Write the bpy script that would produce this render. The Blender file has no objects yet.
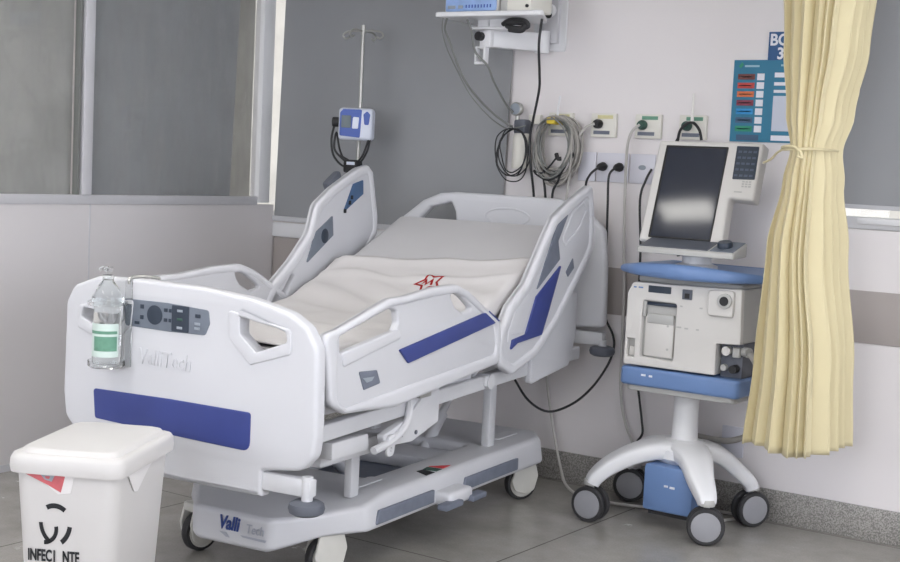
import bpy, bmesh, math, random
from mathutils import Vector, Matrix, noise
random.seed(7)
C = bpy.context.scene.collection
PI = math.pi
# ------------------------------------------------------------------ materials
def lin(c):
    c /= 255.0
    return c / 12.92 if c <= 0.04045 else ((c + 0.055) / 1.055) ** 2.4
def col(r, g, b): return (lin(r), lin(g), lin(b), 1.0)
MATS = {}
def mat(name, rgb, rough=0.5, metal=0.0, var=0.0, scale=8.0, bump=0.0, bscale=60.0, spec=0.5, trans=0.0, ior=1.45, emit=0.0, sheen=0.0, alpha=1.0):
    m = bpy.data.materials.new(name); m.use_nodes = True
    nt = m.node_tree; b = nt.nodes['Principled BSDF']
    c = col(*rgb)
    b.inputs['Base Color'].default_value = c
    b.inputs['Roughness'].default_value = rough
    b.inputs['Metallic'].default_value = metal
    b.inputs['Specular IOR Level'].default_value = spec
    b.inputs['Transmission Weight'].default_value = trans
    b.inputs['IOR'].default_value = ior
    b.inputs['Alpha'].default_value = alpha
    if sheen: b.inputs['Sheen Weight'].default_value = sheen
    if emit:
        b.inputs['Emission Color'].default_value = c
        b.inputs['Emission Strength'].default_value = emit
    tc = nt.nodes.new('ShaderNodeTexCoord')
    if var > 0:
        n = nt.nodes.new('ShaderNodeTexNoise'); n.inputs['Scale'].default_value = scale; n.inputs['Detail'].default_value = 5
        r = nt.nodes.new('ShaderNodeValToRGB')
        r.color_ramp.elements[0].position = 0.3; r.color_ramp.elements[1].position = 0.7
        r.color_ramp.elements[0].color = (c[0]*(1-var), c[1]*(1-var), c[2]*(1-var), 1)
        r.color_ramp.elements[1].color = (min(1, c[0]*(1+var)), min(1, c[1]*(1+var)), min(1, c[2]*(1+var)), 1)
        nt.links.new(tc.outputs['Object'], n.inputs['Vector']); nt.links.new(n.outputs['Fac'], r.inputs['Fac'])
        nt.links.new(r.outputs['Color'], b.inputs['Base Color'])
    if bump > 0:
        n2 = nt.nodes.new('ShaderNodeTexNoise'); n2.inputs['Scale'].default_value = bscale; n2.inputs['Detail'].default_value = 3
        bp = nt.nodes.new('ShaderNodeBump'); bp.inputs['Strength'].default_value = bump; bp.inputs['Distance'].default_value = 0.01
        nt.links.new(tc.outputs['Object'], n2.inputs['Vector']); nt.links.new(n2.outputs['Fac'], bp.inputs['Height'])
        nt.links.new(bp.outputs['Normal'], b.inputs['Normal'])
    MATS[name] = m
    return m
M_wall = mat('wall_paint', (229, 225, 226), 0.55, var=0.015, scale=1.5, bump=0.03, bscale=90)
M_panel = mat('partition_laminate', (216, 213, 215), 0.35, var=0.015, scale=2)
M_ceil = mat('ceiling_paint', (232, 232, 230), 0.8, var=0.02)
M_band = mat('grey_wall_band', (170, 163, 160), 0.45, var=0.02, scale=4)
M_alu = mat('painted_aluminium', (206, 206, 211), 0.35, var=0.02, scale=6)
M_blind = mat('grey_blind_fabric', (150, 152, 155), 0.75, var=0.03, scale=2.5, bump=0.15, bscale=400)
M_blind_dusty = mat('dusty_blind_fabric', (182, 183, 180), 0.75, var=0.12, scale=3.0)
M_blind_edge = mat('blind_bottom_bar', (196, 197, 202), 0.5)
M_white = mat('white_plastic', (207, 208, 213), 0.34, var=0.012, scale=4)
M_white2 = mat('white_enamel', (226, 227, 230), 0.3, var=0.012, scale=6)
M_bed_grey = mat('light_grey_plastic', (201, 202, 207), 0.38, var=0.015, scale=4)
M_metalw = mat('white_painted_steel', (205, 206, 210), 0.4, var=0.03, scale=10)
M_steel = mat('steel', (176, 176, 172), 0.38, metal=0.6)
M_navy = mat('navy_plastic', (56, 68, 132), 0.4, var=0.06, scale=8)
M_greyd = mat('dark_grey_rubber', (92, 96, 106), 0.5, var=0.05, scale=20)
M_strip = mat('slate_grey_strip', (112, 118, 132), 0.5, var=0.08, scale=25)
M_key = mat('keypad_grey', (112, 120, 132), 0.4, var=0.05, scale=30)
M_keyd = mat('keypad_dark', (48, 58, 72), 0.35, var=0.05, scale=30)
M_keyl = mat('keypad_light_key', (150, 158, 168), 0.4)
M_black = mat('black_rubber', (38, 38, 40), 0.5, var=0.05, scale=20)
M_tyre = mat('tyre_rubber', (52, 52, 54), 0.6, var=0.05, scale=20)
M_disc = mat('caster_grey', (150, 151, 156), 0.45, var=0.03, scale=20)
M_disc_w = mat('caster_white', (205, 204, 198), 0.4, var=0.03, scale=20)
M_sheet = mat('bed_sheet_cotton', (207, 204, 204), 0.85, var=0.015, scale=6, bump=0.12, bscale=500, sheen=0.1)
M_matt = mat('mattress_cover', (197, 196, 198), 0.75, var=0.015, scale=5, bump=0.08, bscale=300)
M_red = mat('red_print', (196, 42, 42), 0.7)
M_redl = mat('warning_red', (205, 66, 72), 0.5, var=0.05, scale=30)
M_green = mat('label_green', (104, 152, 130), 0.5, var=0.08, scale=60)
M_greenb = mat('brake_green', (52, 84, 74), 0.5)
M_bin = mat('bin_plastic', (204, 202, 201), 0.4, var=0.015, scale=6)
M_ink = mat('black_ink', (30, 32, 36), 0.6)
M_inkblue = mat('blue_ink', (44, 66, 128), 0.5)
M_inkgrey = mat('grey_ink', (168, 172, 184), 0.5)
M_ventw = mat('ventilator_grey_plastic', (208, 206, 203), 0.42, var=0.015, scale=6)
M_vents = mat('ventilator_darker_grey', (178, 178, 176), 0.45, var=0.02, scale=6)  # second, darker grey for the ventilator's smaller and inner parts
M_blue = mat('ventilator_blue', (106, 134, 180), 0.35, var=0.03, scale=6)
M_screen = mat('dark_glass_screen', (34, 40, 54), 0.13, spec=0.9)
M_screen_edge = mat('screen_bezel_black', (18, 19, 23), 0.4)
M_curtain = mat('cream_curtain_fabric', (210, 199, 162), 0.7, var=0.02, scale=5, bump=0.08, bscale=400, sheen=0.1)
M_cablegrey = mat('grey_cable', (122, 124, 122), 0.5)
M_hose = mat('pale_hose', (188, 186, 182), 0.4, alpha=1.0)
M_hosegrey = mat('grey_hose', (160, 157, 152), 0.5)
M_cableblack = mat('black_cable', (44, 45, 48), 0.45)
M_plate = mat('socket_plate_plastic', (214, 214, 224), 0.35)
M_gasplate = mat('gas_plate_cream', (224, 222, 214), 0.4)
M_yellow = mat('gas_label_yellow', (212, 206, 158), 0.5, var=0.05, scale=50)
M_yellowtag = mat('yellow_tag', (208, 184, 60), 0.5)
M_teal = mat('sign_teal', (38, 118, 150), 0.45, var=0.03, scale=20)
M_signblue = mat('sign_navy', (38, 84, 134), 0.45)
M_signwhite = mat('sign_white', (226, 228, 236), 0.45)
M_signgrey = mat('sign_pale_panel', (198, 204, 218), 0.45)
M_signpale = mat('sign_pale_print', (150, 190, 205), 0.5)
M_sred = mat('sign_red', (186, 70, 66), 0.5); M_sorange = mat('sign_orange', (206, 112, 70), 0.5)
M_swine = mat('sign_wine', (128, 56, 76), 0.5); M_ssky = mat('sign_sky', (44, 140, 200), 0.5)
M_sslate = mat('sign_slate', (60, 90, 120), 0.5); M_sgreen = mat('sign_green', (40, 140, 110), 0.5); M_sbrown = mat('sign_brown', (108, 62, 60), 0.5)
M_pumpblue = mat('pump_blue', (66, 92, 170), 0.4); M_pumpw = mat('pump_white', (214, 220, 234), 0.35)
M_lcd = mat('lcd_grey', (84, 98, 104), 0.3)
M_monblue = mat('monitor_blue', (150, 178, 224), 0.35, var=0.1, scale=30)
M_lamp = mat('lamp_diffuser', (255, 252, 246), 0.5, emit=9.5)
M_fill = mat('fill_light_pane', (244, 247, 255), 0.5, emit=6.5)  # glowing pane of the added, unseen fill windows
M_labelpaper = mat('label_paper', (206, 222, 216), 0.5)
def clear(name, rgb, rough, ior):
    m = mat(name, rgb, rough, trans=1.0, ior=ior); return m
M_clear = clear('clear_plastic', (252, 253, 253), 0.05, 1.25)
M_gel = clear('clear_gel', (250, 253, 252), 0.04, 1.25)

def glass_mat():                                  # old pane: partly see-through, a little dust, a soft reflection
    m = bpy.data.materials.new('dusty_window_glass'); m.use_nodes = True; nt = m.node_tree
    for n in list(nt.nodes): nt.nodes.remove(n)
    out = nt.nodes.new('ShaderNodeOutputMaterial'); tr = nt.nodes.new('ShaderNodeBsdfTransparent'); tr.inputs[0].default_value = (.95, .95, .95, 1)
    gl = nt.nodes.new('ShaderNodeBsdfGlossy'); gl.inputs['Roughness'].default_value = 0.03
    df = nt.nodes.new('ShaderNodeBsdfDiffuse'); df.inputs[0].default_value = (.5, .5, .48, 1)
    fr = nt.nodes.new('ShaderNodeFresnel'); fr.inputs[0].default_value = 1.5
    m1 = nt.nodes.new('ShaderNodeMixShader'); m2 = nt.nodes.new('ShaderNodeMixShader')
    no = nt.nodes.new('ShaderNodeTexNoise'); no.inputs['Scale'].default_value = 5; no.inputs['Detail'].default_value = 6
    mp = nt.nodes.new('ShaderNodeMapping'); mp.inputs['Scale'].default_value = (1, 3, .8)
    tc = nt.nodes.new('ShaderNodeTexCoord'); rp = nt.nodes.new('ShaderNodeMapRange')
    rp.inputs[1].default_value = .4; rp.inputs[2].default_value = .75; rp.inputs[3].default_value = .03; rp.inputs[4].default_value = .15
    L = nt.links.new
    L(tc.outputs['Object'], mp.inputs[0]); L(mp.outputs[0], no.inputs['Vector']); L(no.outputs['Fac'], rp.inputs[0])
    L(rp.outputs[0], m1.inputs[0]); L(tr.outputs[0], m1.inputs[1]); L(df.outputs[0], m1.inputs[2])
    ge = nt.nodes.new('ShaderNodeNewGeometry'); iv = nt.nodes.new('ShaderNodeMath'); iv.operation = 'SUBTRACT'; iv.inputs[0].default_value = 1.0; L(ge.outputs['Backfacing'], iv.inputs[1])
    mu = nt.nodes.new('ShaderNodeMath'); mu.operation = 'MULTIPLY'; L(fr.outputs[0], mu.inputs[0]); L(iv.outputs[0], mu.inputs[1]); L(mu.outputs[0], m2.inputs[0]); L(m1.outputs[0], m2.inputs[1]); L(gl.outputs[0], m2.inputs[2]); L(m2.outputs[0], out.inputs[0])
    return m
M_glass = glass_mat()

def floor_mat():
    m = bpy.data.materials.new('polished_grey_floor'); m.use_nodes = True; nt = m.node_tree; b = nt.nodes['Principled BSDF']; L = nt.links.new
    tc = nt.nodes.new('ShaderNodeTexCoord')
    n1 = nt.nodes.new('ShaderNodeTexNoise'); n1.inputs['Scale'].default_value = 2.2; n1.inputs['Detail'].default_value = 8; n1.inputs['Roughness'].default_value = .65
    r1 = nt.nodes.new('ShaderNodeValToRGB'); r1.color_ramp.elements[0].position = .3; r1.color_ramp.elements[1].position = .72
    r1.color_ramp.elements[0].color = col(140, 137, 132); r1.color_ramp.elements[1].color = col(172, 169, 164)
    n2 = nt.nodes.new('ShaderNodeTexNoise'); n2.inputs['Scale'].default_value = 140; n2.inputs['Detail'].default_value = 2
    mx = nt.nodes.new('ShaderNodeMix'); mx.data_type = 'RGBA'; mx.blend_type = 'OVERLAY'; mx.inputs[0].default_value = .18
    L(tc.outputs['Object'], n1.inputs['Vector']); L(n1.outputs['Fac'], r1.inputs['Fac']); L(tc.outputs['Object'], n2.inputs['Vector'])
    L(r1.outputs['Color'], mx.inputs[6]); L(n2.outputs['Fac'], mx.inputs[7])
    # thin dark joints between the poured slabs
    sx = nt.nodes.new('ShaderNodeSeparateXYZ'); L(tc.outputs['Object'], sx.inputs[0])
    def joint(sock, offset, step, width):
        a = nt.nodes.new('ShaderNodeMath'); a.operation = 'SUBTRACT'; a.inputs[1].default_value = offset - step / 2; L(sock, a.inputs[0])
        f = nt.nodes.new('ShaderNodeMath'); f.operation = 'FLOORED_MODULO'; f.inputs[1].default_value = step; L(a.outputs[0], f.inputs[0])
        s = nt.nodes.new('ShaderNodeMath'); s.operation = 'SUBTRACT'; s.inputs[1].default_value = step / 2; L(f.outputs[0], s.inputs[0])
        ab = nt.nodes.new('ShaderNodeMath'); ab.operation = 'ABSOLUTE'; L(s.outputs[0], ab.inputs[0])
        lt = nt.nodes.new('ShaderNodeMath'); lt.operation = 'LESS_THAN'; lt.inputs[1].default_value = width; L(ab.outputs[0], lt.inputs[0])
        return lt.outputs[0]
    j1 = joint(sx.outputs[0], 2.355, 1.42, .0035); j2 = joint(sx.outputs[1], -1.455, 1.42, .003)
    mm = nt.nodes.new('ShaderNodeMath'); mm.operation = 'MAXIMUM'; L(j1, mm.inputs[0]); L(j2, mm.inputs[1])
    sc = nt.nodes.new('ShaderNodeMath'); sc.operation = 'MULTIPLY'; sc.inputs[1].default_value = .75; L(mm.outputs[0], sc.inputs[0])
    m2 = nt.nodes.new('ShaderNodeMix'); m2.data_type = 'RGBA'; L(sc.outputs[0], m2.inputs[0]); L(mx.outputs[2], m2.inputs[6]); m2.inputs[7].default_value = col(70, 64, 58)
    L(m2.outputs[2], b.inputs['Base Color'])
    rr = nt.nodes.new('ShaderNodeMapRange'); rr.inputs[3].default_value = .15; rr.inputs[4].default_value = .34; L(n1.outputs['Fac'], rr.inputs[0]); L(rr.outputs[0], b.inputs['Roughness'])
    return m
M_floor = floor_mat()
def granite_mat():
    m = bpy.data.materials.new('speckled_granite'); m.use_nodes = True; nt = m.node_tree; b = nt.nodes['Principled BSDF']; L = nt.links.new
    tc = nt.nodes.new('ShaderNodeTexCoord'); v = nt.nodes.new('ShaderNodeTexNoise'); v.inputs['Scale'].default_value = 190; v.inputs['Detail'].default_value = 4
    r = nt.nodes.new('ShaderNodeValToRGB'); r.color_ramp.elements[0].position = .38; r.color_ramp.elements[1].position = .62
    r.color_ramp.elements[0].color = col(116, 114, 111); r.color_ramp.elements[1].color = col(172, 169, 165)
    L(tc.outputs['Object'], v.inputs['Vector']); L(v.outputs['Fac'], r.inputs['Fac']); L(r.outputs['Color'], b.inputs['Base Color']); b.inputs['Roughness'].default_value = .35
    return m
M_granite = granite_mat()

# ------------------------------------------------------------------ mesh helpers
def finish(me, smooth=40):
    if smooth:
        for p in me.polygons: p.use_smooth = True
        me.set_sharp_from_angle(angle=math.radians(smooth))
def obj(name, bm, m, parent=None, smooth=40):
    me = bpy.data.meshes.new(name)
    bmesh.ops.recalc_face_normals(bm, faces=bm.faces[:])
    bm.to_mesh(me); bm.free(); finish(me, smooth)
    me.materials.append(m)
    o = bpy.data.objects.new(name, me); C.objects.link(o)
    if parent is not None: o.parent = parent
    return o
def tag(o, label=None, cat=None, group=None, kind=None):
    if label: o['label'] = label
    if cat: o['category'] = cat
    if group: o['group'] = group
    if kind: o['kind'] = kind
    return o
def thing(name, label, cat, loc=(0, 0, 0), rz=0.0, group=None):
    o = bpy.data.objects.new(name, None); C.objects.link(o); o.location = loc; o.rotation_euler = (0, 0, rz); o.empty_display_size = .1
    return tag(o, label, cat, group)
def struct(o): o['kind'] = 'structure'; return o
def BM(): return bmesh.new()
def box(bm, x0, x1, y0, y1, z0, z1, bev=0.0, seg=2, mtx=None):
    vs = [bm.verts.new((x, y, z)) for x in (x0, x1) for y in (y0, y1) for z in (z0, z1)]
    F = [(0, 1, 3, 2), (4, 6, 7, 5), (0, 4, 5, 1), (2, 3, 7, 6), (0, 2, 6, 4), (1, 5, 7, 3)]
    fs = [bm.faces.new([vs[i] for i in f]) for f in F]
    if bev > 0:
        es = list({e for f in fs for e in f.edges})
        r = bmesh.ops.bevel(bm, geom=es, offset=bev, segments=seg, profile=.5, affect='EDGES')
        vs = list({v for f in r['faces'] for v in f.verts} | {v for v in vs if v.is_valid})
    if mtx is not None: bmesh.ops.transform(bm, matrix=mtx, verts=[v for v in vs if v.is_valid])
    return bm
def cyl(bm, p, q, r, r2=None, n=24, caps=True):
    p = Vector(p); q = Vector(q); r2 = r if r2 is None else r2
    d = (q - p).normalized(); a = d.orthogonal().normalized(); b = d.cross(a)
    A = [bm.verts.new(p + (a * math.cos(2 * PI * i / n) + b * math.sin(2 * PI * i / n)) * r) for i in range(n)]
    B = [bm.verts.new(q + (a * math.cos(2 * PI * i / n) + b * math.sin(2 * PI * i / n)) * r2) for i in range(n)]
    for i in range(n): bm.faces.new((A[i], A[(i + 1) % n], B[(i + 1) % n], B[i]))
    if caps: bm.faces.new(A[::-1]); bm.faces.new(B)
    return bm
def lathe(bm, prof, origin=(0, 0, 0), axis=(0, 0, 1), n=28):
    o = Vector(origin); d = Vector(axis).normalized(); a = d.orthogonal().normalized(); b = d.cross(a)
    rings = []
    for r, h in prof:
        if r < 1e-6: rings.append([bm.verts.new(o + d * h)])
        else: rings.append([bm.verts.new(o + d * h + (a * math.cos(2 * PI * i / n) + b * math.sin(2 * PI * i / n)) * r) for i in range(n)])
    for R, S in zip(rings, rings[1:]):
        for i in range(n):
            j = (i + 1) % n
            if len(R) == 1 and len(S) > 1: bm.faces.new((R[0], S[j], S[i]))
            elif len(S) == 1 and len(R) > 1: bm.faces.new((R[i], R[j], S[0]))
            elif len(R) > 1: bm.faces.new((R[i], R[j], S[j], S[i]))
    return bm
def smooth_path(pts, k=6, closed=False):
    P = [Vector(p) for p in pts]; n = len(P); out = []
    rng = range(n) if closed else range(n - 1)
    for i in rng:
        if closed: a, b, c, d = P[(i - 1) % n], P[i], P[(i + 1) % n], P[(i + 2) % n]
        else: a, b, c, d = P[max(i - 1, 0)], P[i], P[i + 1], P[min(i + 2, n - 1)]
        for s in range(k):
            t = s / k
            out.append(.5 * ((2 * b) + (c - a) * t + (2 * a - 5 * b + 4 * c - d) * t * t + (3 * b - a - 3 * c + d) * t ** 3))
    if not closed: out.append(P[-1])
    return out
def tube(bm, pts, r, n=8, k=6, smooth=True, rfun=None):
    P = smooth_path(pts, k) if smooth else [Vector(p) for p in pts]
    P = [p for i, p in enumerate(P) if i == 0 or (p - P[i - 1]).length > 1e-5]
    t0 = (P[1] - P[0]).normalized(); a = t0.orthogonal().normalized(); rings = []
    for i, p in enumerate(P):
        t = (P[min(i + 1, len(P) - 1)] - P[max(i - 1, 0)]).normalized()
        a = (a - t * a.dot(t)).normalized(); b = t.cross(a)
        rr = r if rfun is None else r * rfun(i / (len(P) - 1))
        rings.append([bm.verts.new(p + (a * math.cos(2 * PI * j / n) + b * math.sin(2 * PI * j / n)) * rr) for j in range(n)])
    for R, S in zip(rings, rings[1:]):
        for j in range(n): bm.faces.new((R[j], R[(j + 1) % n], S[(j + 1) % n], S[j]))
    bm.faces.new(rings[0][::-1]); bm.faces.new(rings[-1])
    return bm
def fillet(pts, r=.01, n=5):
    """round the corners of a 2D polygon; a point may carry its own radius as third value"""
    out = []; N = len(pts)
    for i in range(N):
        p = Vector(pts[i][:2]); a = Vector(pts[i - 1][:2]); b = Vector(pts[(i + 1) % N][:2])
        rr = pts[i][2] if len(pts[i]) > 2 else r
        da, db = a - p, b - p; la, lb = da.length, db.length
        if rr <= 0 or la < 1e-6 or lb < 1e-6: out.append(p); continue
        da /= la; db /= lb
        ang = math.acos(max(-1, min(1, da.dot(db)))); t = math.tan(ang / 2)
        if ang > PI - .05: out.append(p); continue
        d = min(rr / max(t, 1e-4), la * .48, lb * .48)
        s, e = p + da * d, p + db * d
        for k in range(n + 1):
            u = k / n
            out.append(s * (1 - u) ** 2 + p * 2 * u * (1 - u) + e * u * u)
    return out
def inset(pts, d):
    """offset a raw polygon inwards by d, dropping corners whose edge vanishes; keeps the corner radii"""
    pts = list(pts)
    for _ in range(12):
        N = len(pts); P = [Vector(p[:2]) for p in pts]
        sg = 1 if sum(P[i].x * P[(i + 1) % N].y - P[(i + 1) % N].x * P[i].y for i in range(N)) > 0 else -1
        out = []
        for i in range(N):
            a = (P[i] - P[i - 1]).normalized(); b = (P[(i + 1) % N] - P[i]).normalized()
            na = Vector((-a.y, a.x)) * sg; nb = Vector((-b.y, b.x)) * sg; m = na + nb
            out.append(P[i] + m * (d / max(.25, m.dot(na))))
        bad = [i for i in range(N) if (out[(i + 1) % N] - out[i]).dot(P[(i + 1) % N] - P[i]) <= 1e-4 * 0 or (out[(i + 1) % N] - out[i]).length < .006]
        if not bad: break
        i = bad[0]; k = (i + 1) % N; q = (P[i] + P[k]) / 2; r = max((pts[i][2:] or (.02,))[0], (pts[k][2:] or (.02,))[0])
        pts[i] = (q.x, q.y, r); del pts[k]
    return [tuple(o) + tuple(p[2:]) for o, p in zip(out, pts)]
def Pyz(x0): return lambda u, v, w: (x0 + w, u, v)
def Pxz(y0): return lambda u, v, w: (u, y0 + w, v)
def Pxy(z0): return lambda u, v, w: (u, v, z0 + w)
def panel(outline, place, thick, bev=.006, holes=(), seg=3, bm=None):
    """a plate with a 2D outline, holes and rounded edges, set into space by place(u, v, w)"""
    cu = bpy.data.curves.new('tmp', 'CURVE'); cu.dimensions = '2D'; cu.fill_mode = 'BOTH'
    bev = min(bev, thick / 2 * .98)
    cu.extrude = max(thick / 2 - bev, 0); cu.bevel_depth = bev; cu.bevel_resolution = seg; cu.offset = -bev
    for L in [outline] + list(holes):
        L = [Vector(p[:2]) for p in L]; L = [p for i, p in enumerate(L) if (p - L[i - 1]).length > 4e-4]
        s = cu.splines.new('POLY'); s.points.add(len(L) - 1)
        for i, p in enumerate(L): s.points[i].co = (p[0], p[1], 0, 1)
        s.use_cyclic_u = True
    o = bpy.data.objects.new('tmp', cu)
    me = bpy.data.meshes.new_from_object(o)
    bpy.data.objects.remove(o); bpy.data.curves.remove(cu)
    b2 = bmesh.new(); b2.from_mesh(me); bpy.data.meshes.remove(me)
    bmesh.ops.remove_doubles(b2, verts=b2.verts[:], dist=1e-5)
    for v in b2.verts: v.co = Vector(place(*v.co))
    if bm is None: return b2
    tmp = bpy.data.meshes.new('t'); b2.to_mesh(tmp); b2.free(); bm.from_mesh(tmp); bpy.data.meshes.remove(tmp)
    return bm
def text(name, s, size, m, parent, mtx, depth=.0006, shear=0.0, bold=0.0, sx=1.0, spacing=1.0, align='LEFT'):
    cu = bpy.data.curves.new('t', 'FONT'); cu.body = s; cu.size = size; cu.extrude = depth; cu.shear = shear; cu.offset = bold; cu.space_character = spacing; cu.align_x = align
    o = bpy.data.objects.new('t', cu); me = bpy.data.meshes.new_from_object(o)
    bpy.data.objects.remove(o); bpy.data.curves.remove(cu)
    b = bmesh.new(); b.from_mesh(me); bpy.data.meshes.remove(me)
    for v in b.verts: v.co = mtx @ Vector((v.co.x * sx, v.co.y, v.co.z))
    return obj(name, b, m, parent, smooth=0)
def M3(o, x, y):                                   # matrix from an origin and two in-plane directions
    x = Vector(x).normalized(); y = Vector(y); y = (y - x * y.dot(x)).normalized(); z = x.cross(y)
    return Matrix(((x.x, y.x, z.x, o[0]), (x.y, y.y, z.y, o[1]), (x.z, y.z, z.z, o[2]), (0, 0, 0, 1)))
def rect(u0, u1, v0, v1): return [(u0, v0), (u1, v0), (u1, v1), (u0, v1)]

# ------------------------------------------------------------------ the room
RX, RY, RZ = 6.4, -7.2, 2.8
AX = -2.2                                          # far end of the room behind the glass partition
struct(obj('floor', box(BM(), AX, RX, RY, .3, -.1, 0), M_floor, smooth=0))
struct(obj('ceiling', box(BM(), AX, RX, RY, .3, RZ, RZ + .1), M_ceil, smooth=0))
struct(obj('wall_right', box(BM(), RX, RX + .1, RY, .3, 0, RZ), M_wall, smooth=0))
struct(obj('wall_front', box(BM(), AX, RX, RY - .1, RY, 0, RZ), M_wall, smooth=0))
struct(obj('wall_far', box(BM(), AX - .1, AX, RY, .3, 0, RZ), M_wall, smooth=0))
# back wall with two window openings
W1 = (-1.3, 1.40, 1.10, 2.55); W2 = (3.02, 5.0, 1.265, 2.55)
bm = BM()
xs = [AX, W1[0], W1[1], W2[0], W2[1], RX]
for i in range(5):
    x0, x1 = xs[i], xs[i + 1]
    if i in (1, 3):
        w = W1 if i == 1 else W2
        box(bm, x0, x1, 0, .16, 0, w[2]); box(bm, x0, x1, 0, .16, w[3], RZ)
    else: box(bm, x0, x1, 0, .16, 0, RZ)
struct(obj('wall_back', bm, M_wall, smooth=0))
for n, w in ((1, W1), (2, W2)):
    wo = struct(obj('window_%d' % n, panel(rect(w[0], w[1], w[2], w[3]), Pxz(.10), .05, .004, [rect(w[0] + .05, w[1] - .05, w[2] + .05, w[3] - .05), ]), M_white2))
    obj('pane', box(BM(), w[0] + .04, w[1] - .04, .098, .102, w[2] + .04, w[3] - .04), M_glass, wo, smooth=0)
    bm = BM()
    for k in range(1, 3): x = w[0] + (w[1] - w[0]) * k / 3; box(bm, x - .025, x + .025, .08, .12, w[2] + .03, w[3] - .03)
    obj('mullion', bm, M_white2, wo)
struct(obj('trim_1', box(BM(), .0, RX, -.006, .001, .805, 1.018, .002), M_band))
struct(obj('baseboard_back', box(BM(), .0, RX, -.014, .001, 0, .138, .004), M_granite))
# partition between the bays: white lower panels, aluminium frame and two dusty panes
bm = BM(); box(bm, -.045, 0, RY, -.014, .03, 1.19)
pw = struct(obj('wall_left', bm, M_panel, smooth=0))
for y in (-1.27, -2.55, -3.9, -5.2): obj('joint_strip', box(BM(), -.002, .0015, y - .004, y + .004, .03, 1.19), M_alu, pw, smooth=0)
bm = BM(); box(bm, -.05, .006, RY, -.149, 1.188, 1.232, .003); struct(obj('trim_2', bm, M_alu))
struct(obj('baseboard_left', box(BM(), -.045, .004, RY, -.064, 0, .032), M_alu, smooth=0))
struct(obj('trim_3', box(BM(), -.05, .012, -1.327, -1.272, 1.232, RZ, .003), M_alu))
struct(obj('trim_4', box(BM(), -.05, .012, -.149, -.064, 1.2, RZ, .003), M_white2))
struct(obj('trim_5', box(BM(), -.05, .006, -2.66, -2.60, 1.232, RZ, .003), M_alu))
for k, (y0, y1) in enumerate(((-2.60, -1.327), (-1.272, -.149), (-3.9, -2.66), (RY, -3.96))):
    struct(obj('window_%d' % (3 + k), box(BM(), -.022, -.016, y0, y1, 1.232, RZ), M_glass, smooth=0))
# a narrow dark bead beside the mullion
struct(obj('trim_6', box(BM(), -.03, .004, -1.352, -1.34, 1.232, RZ), M_cablegrey))
# blinds behind the panes and in front of the windows
def blind(name, place, outline, label, m, barlen, group=None):
    t = obj(name, panel(outline, place, .003, .0005), m); tag(t, label, 'roller blind', group)
    return t
M_blind2 = mat('bay_blind_fabric', (166, 169, 172), 0.75, var=0.05, scale=2.5)
b = blind('roller_blind', Pyz(-.07), [(-1.30, 1.22), (-.285, 1.22), (-.235, 2.72), (-1.30, 2.72)], 'dark grey roller blind behind the glass pane beside the corner post', M_blind2, 1)
obj('roller_tube', cyl(BM(), (-.07, -1.29, 2.74), (-.07, -.25, 2.74), .022), M_alu, b)
b = blind('roller_blind', Pyz(-.07), [(-2.62, 1.22), (-1.33, 1.22), (-1.33, 2.72), (-2.62, 2.72)], 'paler dusty roller blind behind the leftmost partition pane', M_blind_dusty, 1)
obj('roller_tube', cyl(BM(), (-.07, -2.6, 2.74), (-.07, -1.35, 2.74), .022), M_alu, b)
b = blind('roller_blind', Pxz(-.02), [(.012, 1.128), (1.46, 1.128), (1.49, 2.60), (.048, 2.60)], 'wide grey roller blind on the back wall behind the bed', M_blind, 1)
obj('bottom_bar', box(BM(), .005, 1.465, -.032, -.008, 1.105, 1.132, .004), M_blind_edge, b)
obj('roller_tube', cyl(BM(), (.04, -.035, 2.62), (1.50, -.035, 2.62), .022), M_alu, b)
b = blind('roller_blind', Pxz(-.02), [(2.96, 1.362), (5.08, 1.362), (5.08, 2.60), (2.96, 2.60)], 'grey roller blind on the back wall to the right of the cream curtain', M_blind, 1)
obj('bottom_bar', box(BM(), 2.96, 5.08, -.03, -.010, 1.349, 1.366, .003), M_blind_edge, b)
obj('roller_tube', cyl(BM(), (2.96, -.035, 2.62), (5.08, -.035, 2.62), .022), M_alu, b)
b = blind('roller_blind', Pxz(-.03), [(-1.35, 1.0), (-.168, 1.0), (-.168, 2.6), (-1.35, 2.6)], 'grey blind seen edge-on through the glass strip by the corner post', M_blind_dusty, 1)
struct(obj('trim_7', box(BM(), .0, 1.46, -.02, .0, 1.022, 1.098, .003), M_white2))
struct(obj('trim_8', box(BM(), 3.17, 5.05, -.028, .0, 1.287, 1.315, .006), M_white2))
# added glowing windows, unseen behind the viewpoint, as frontal fill light
for n_, x_ in ((7, 1.3), (8, 4.1)):
    wo = struct(obj('window_%d' % n_, panel(rect(x_ - .95, x_ + .95, .95, 2.45), Pxz(RY + .02), .06, .006, [rect(x_ - .89, x_ + .89, 1.01, 2.39)]), M_white2))
    obj('pane', box(BM(), x_ - .90, x_ + .90, RY + .004, RY + .012, 1.0, 2.4), M_fill, wo, smooth=0)
wo = struct(obj('window_9', panel(rect(-4.6, -1.2, .95, 2.45), lambda u, v, w: (RX - .02 + w, u, v), .06, .006, [rect(-4.54, -2.93, 1.01, 2.39), rect(-2.87, -1.26, 1.01, 2.39)]), M_white2))  # added glowing window on the unseen right wall, brightens from the side
obj('pane', box(BM(), RX - .012, RX - .004, -4.55, -1.25, 1.0, 2.4), M_fill, wo, smooth=0)
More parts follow.
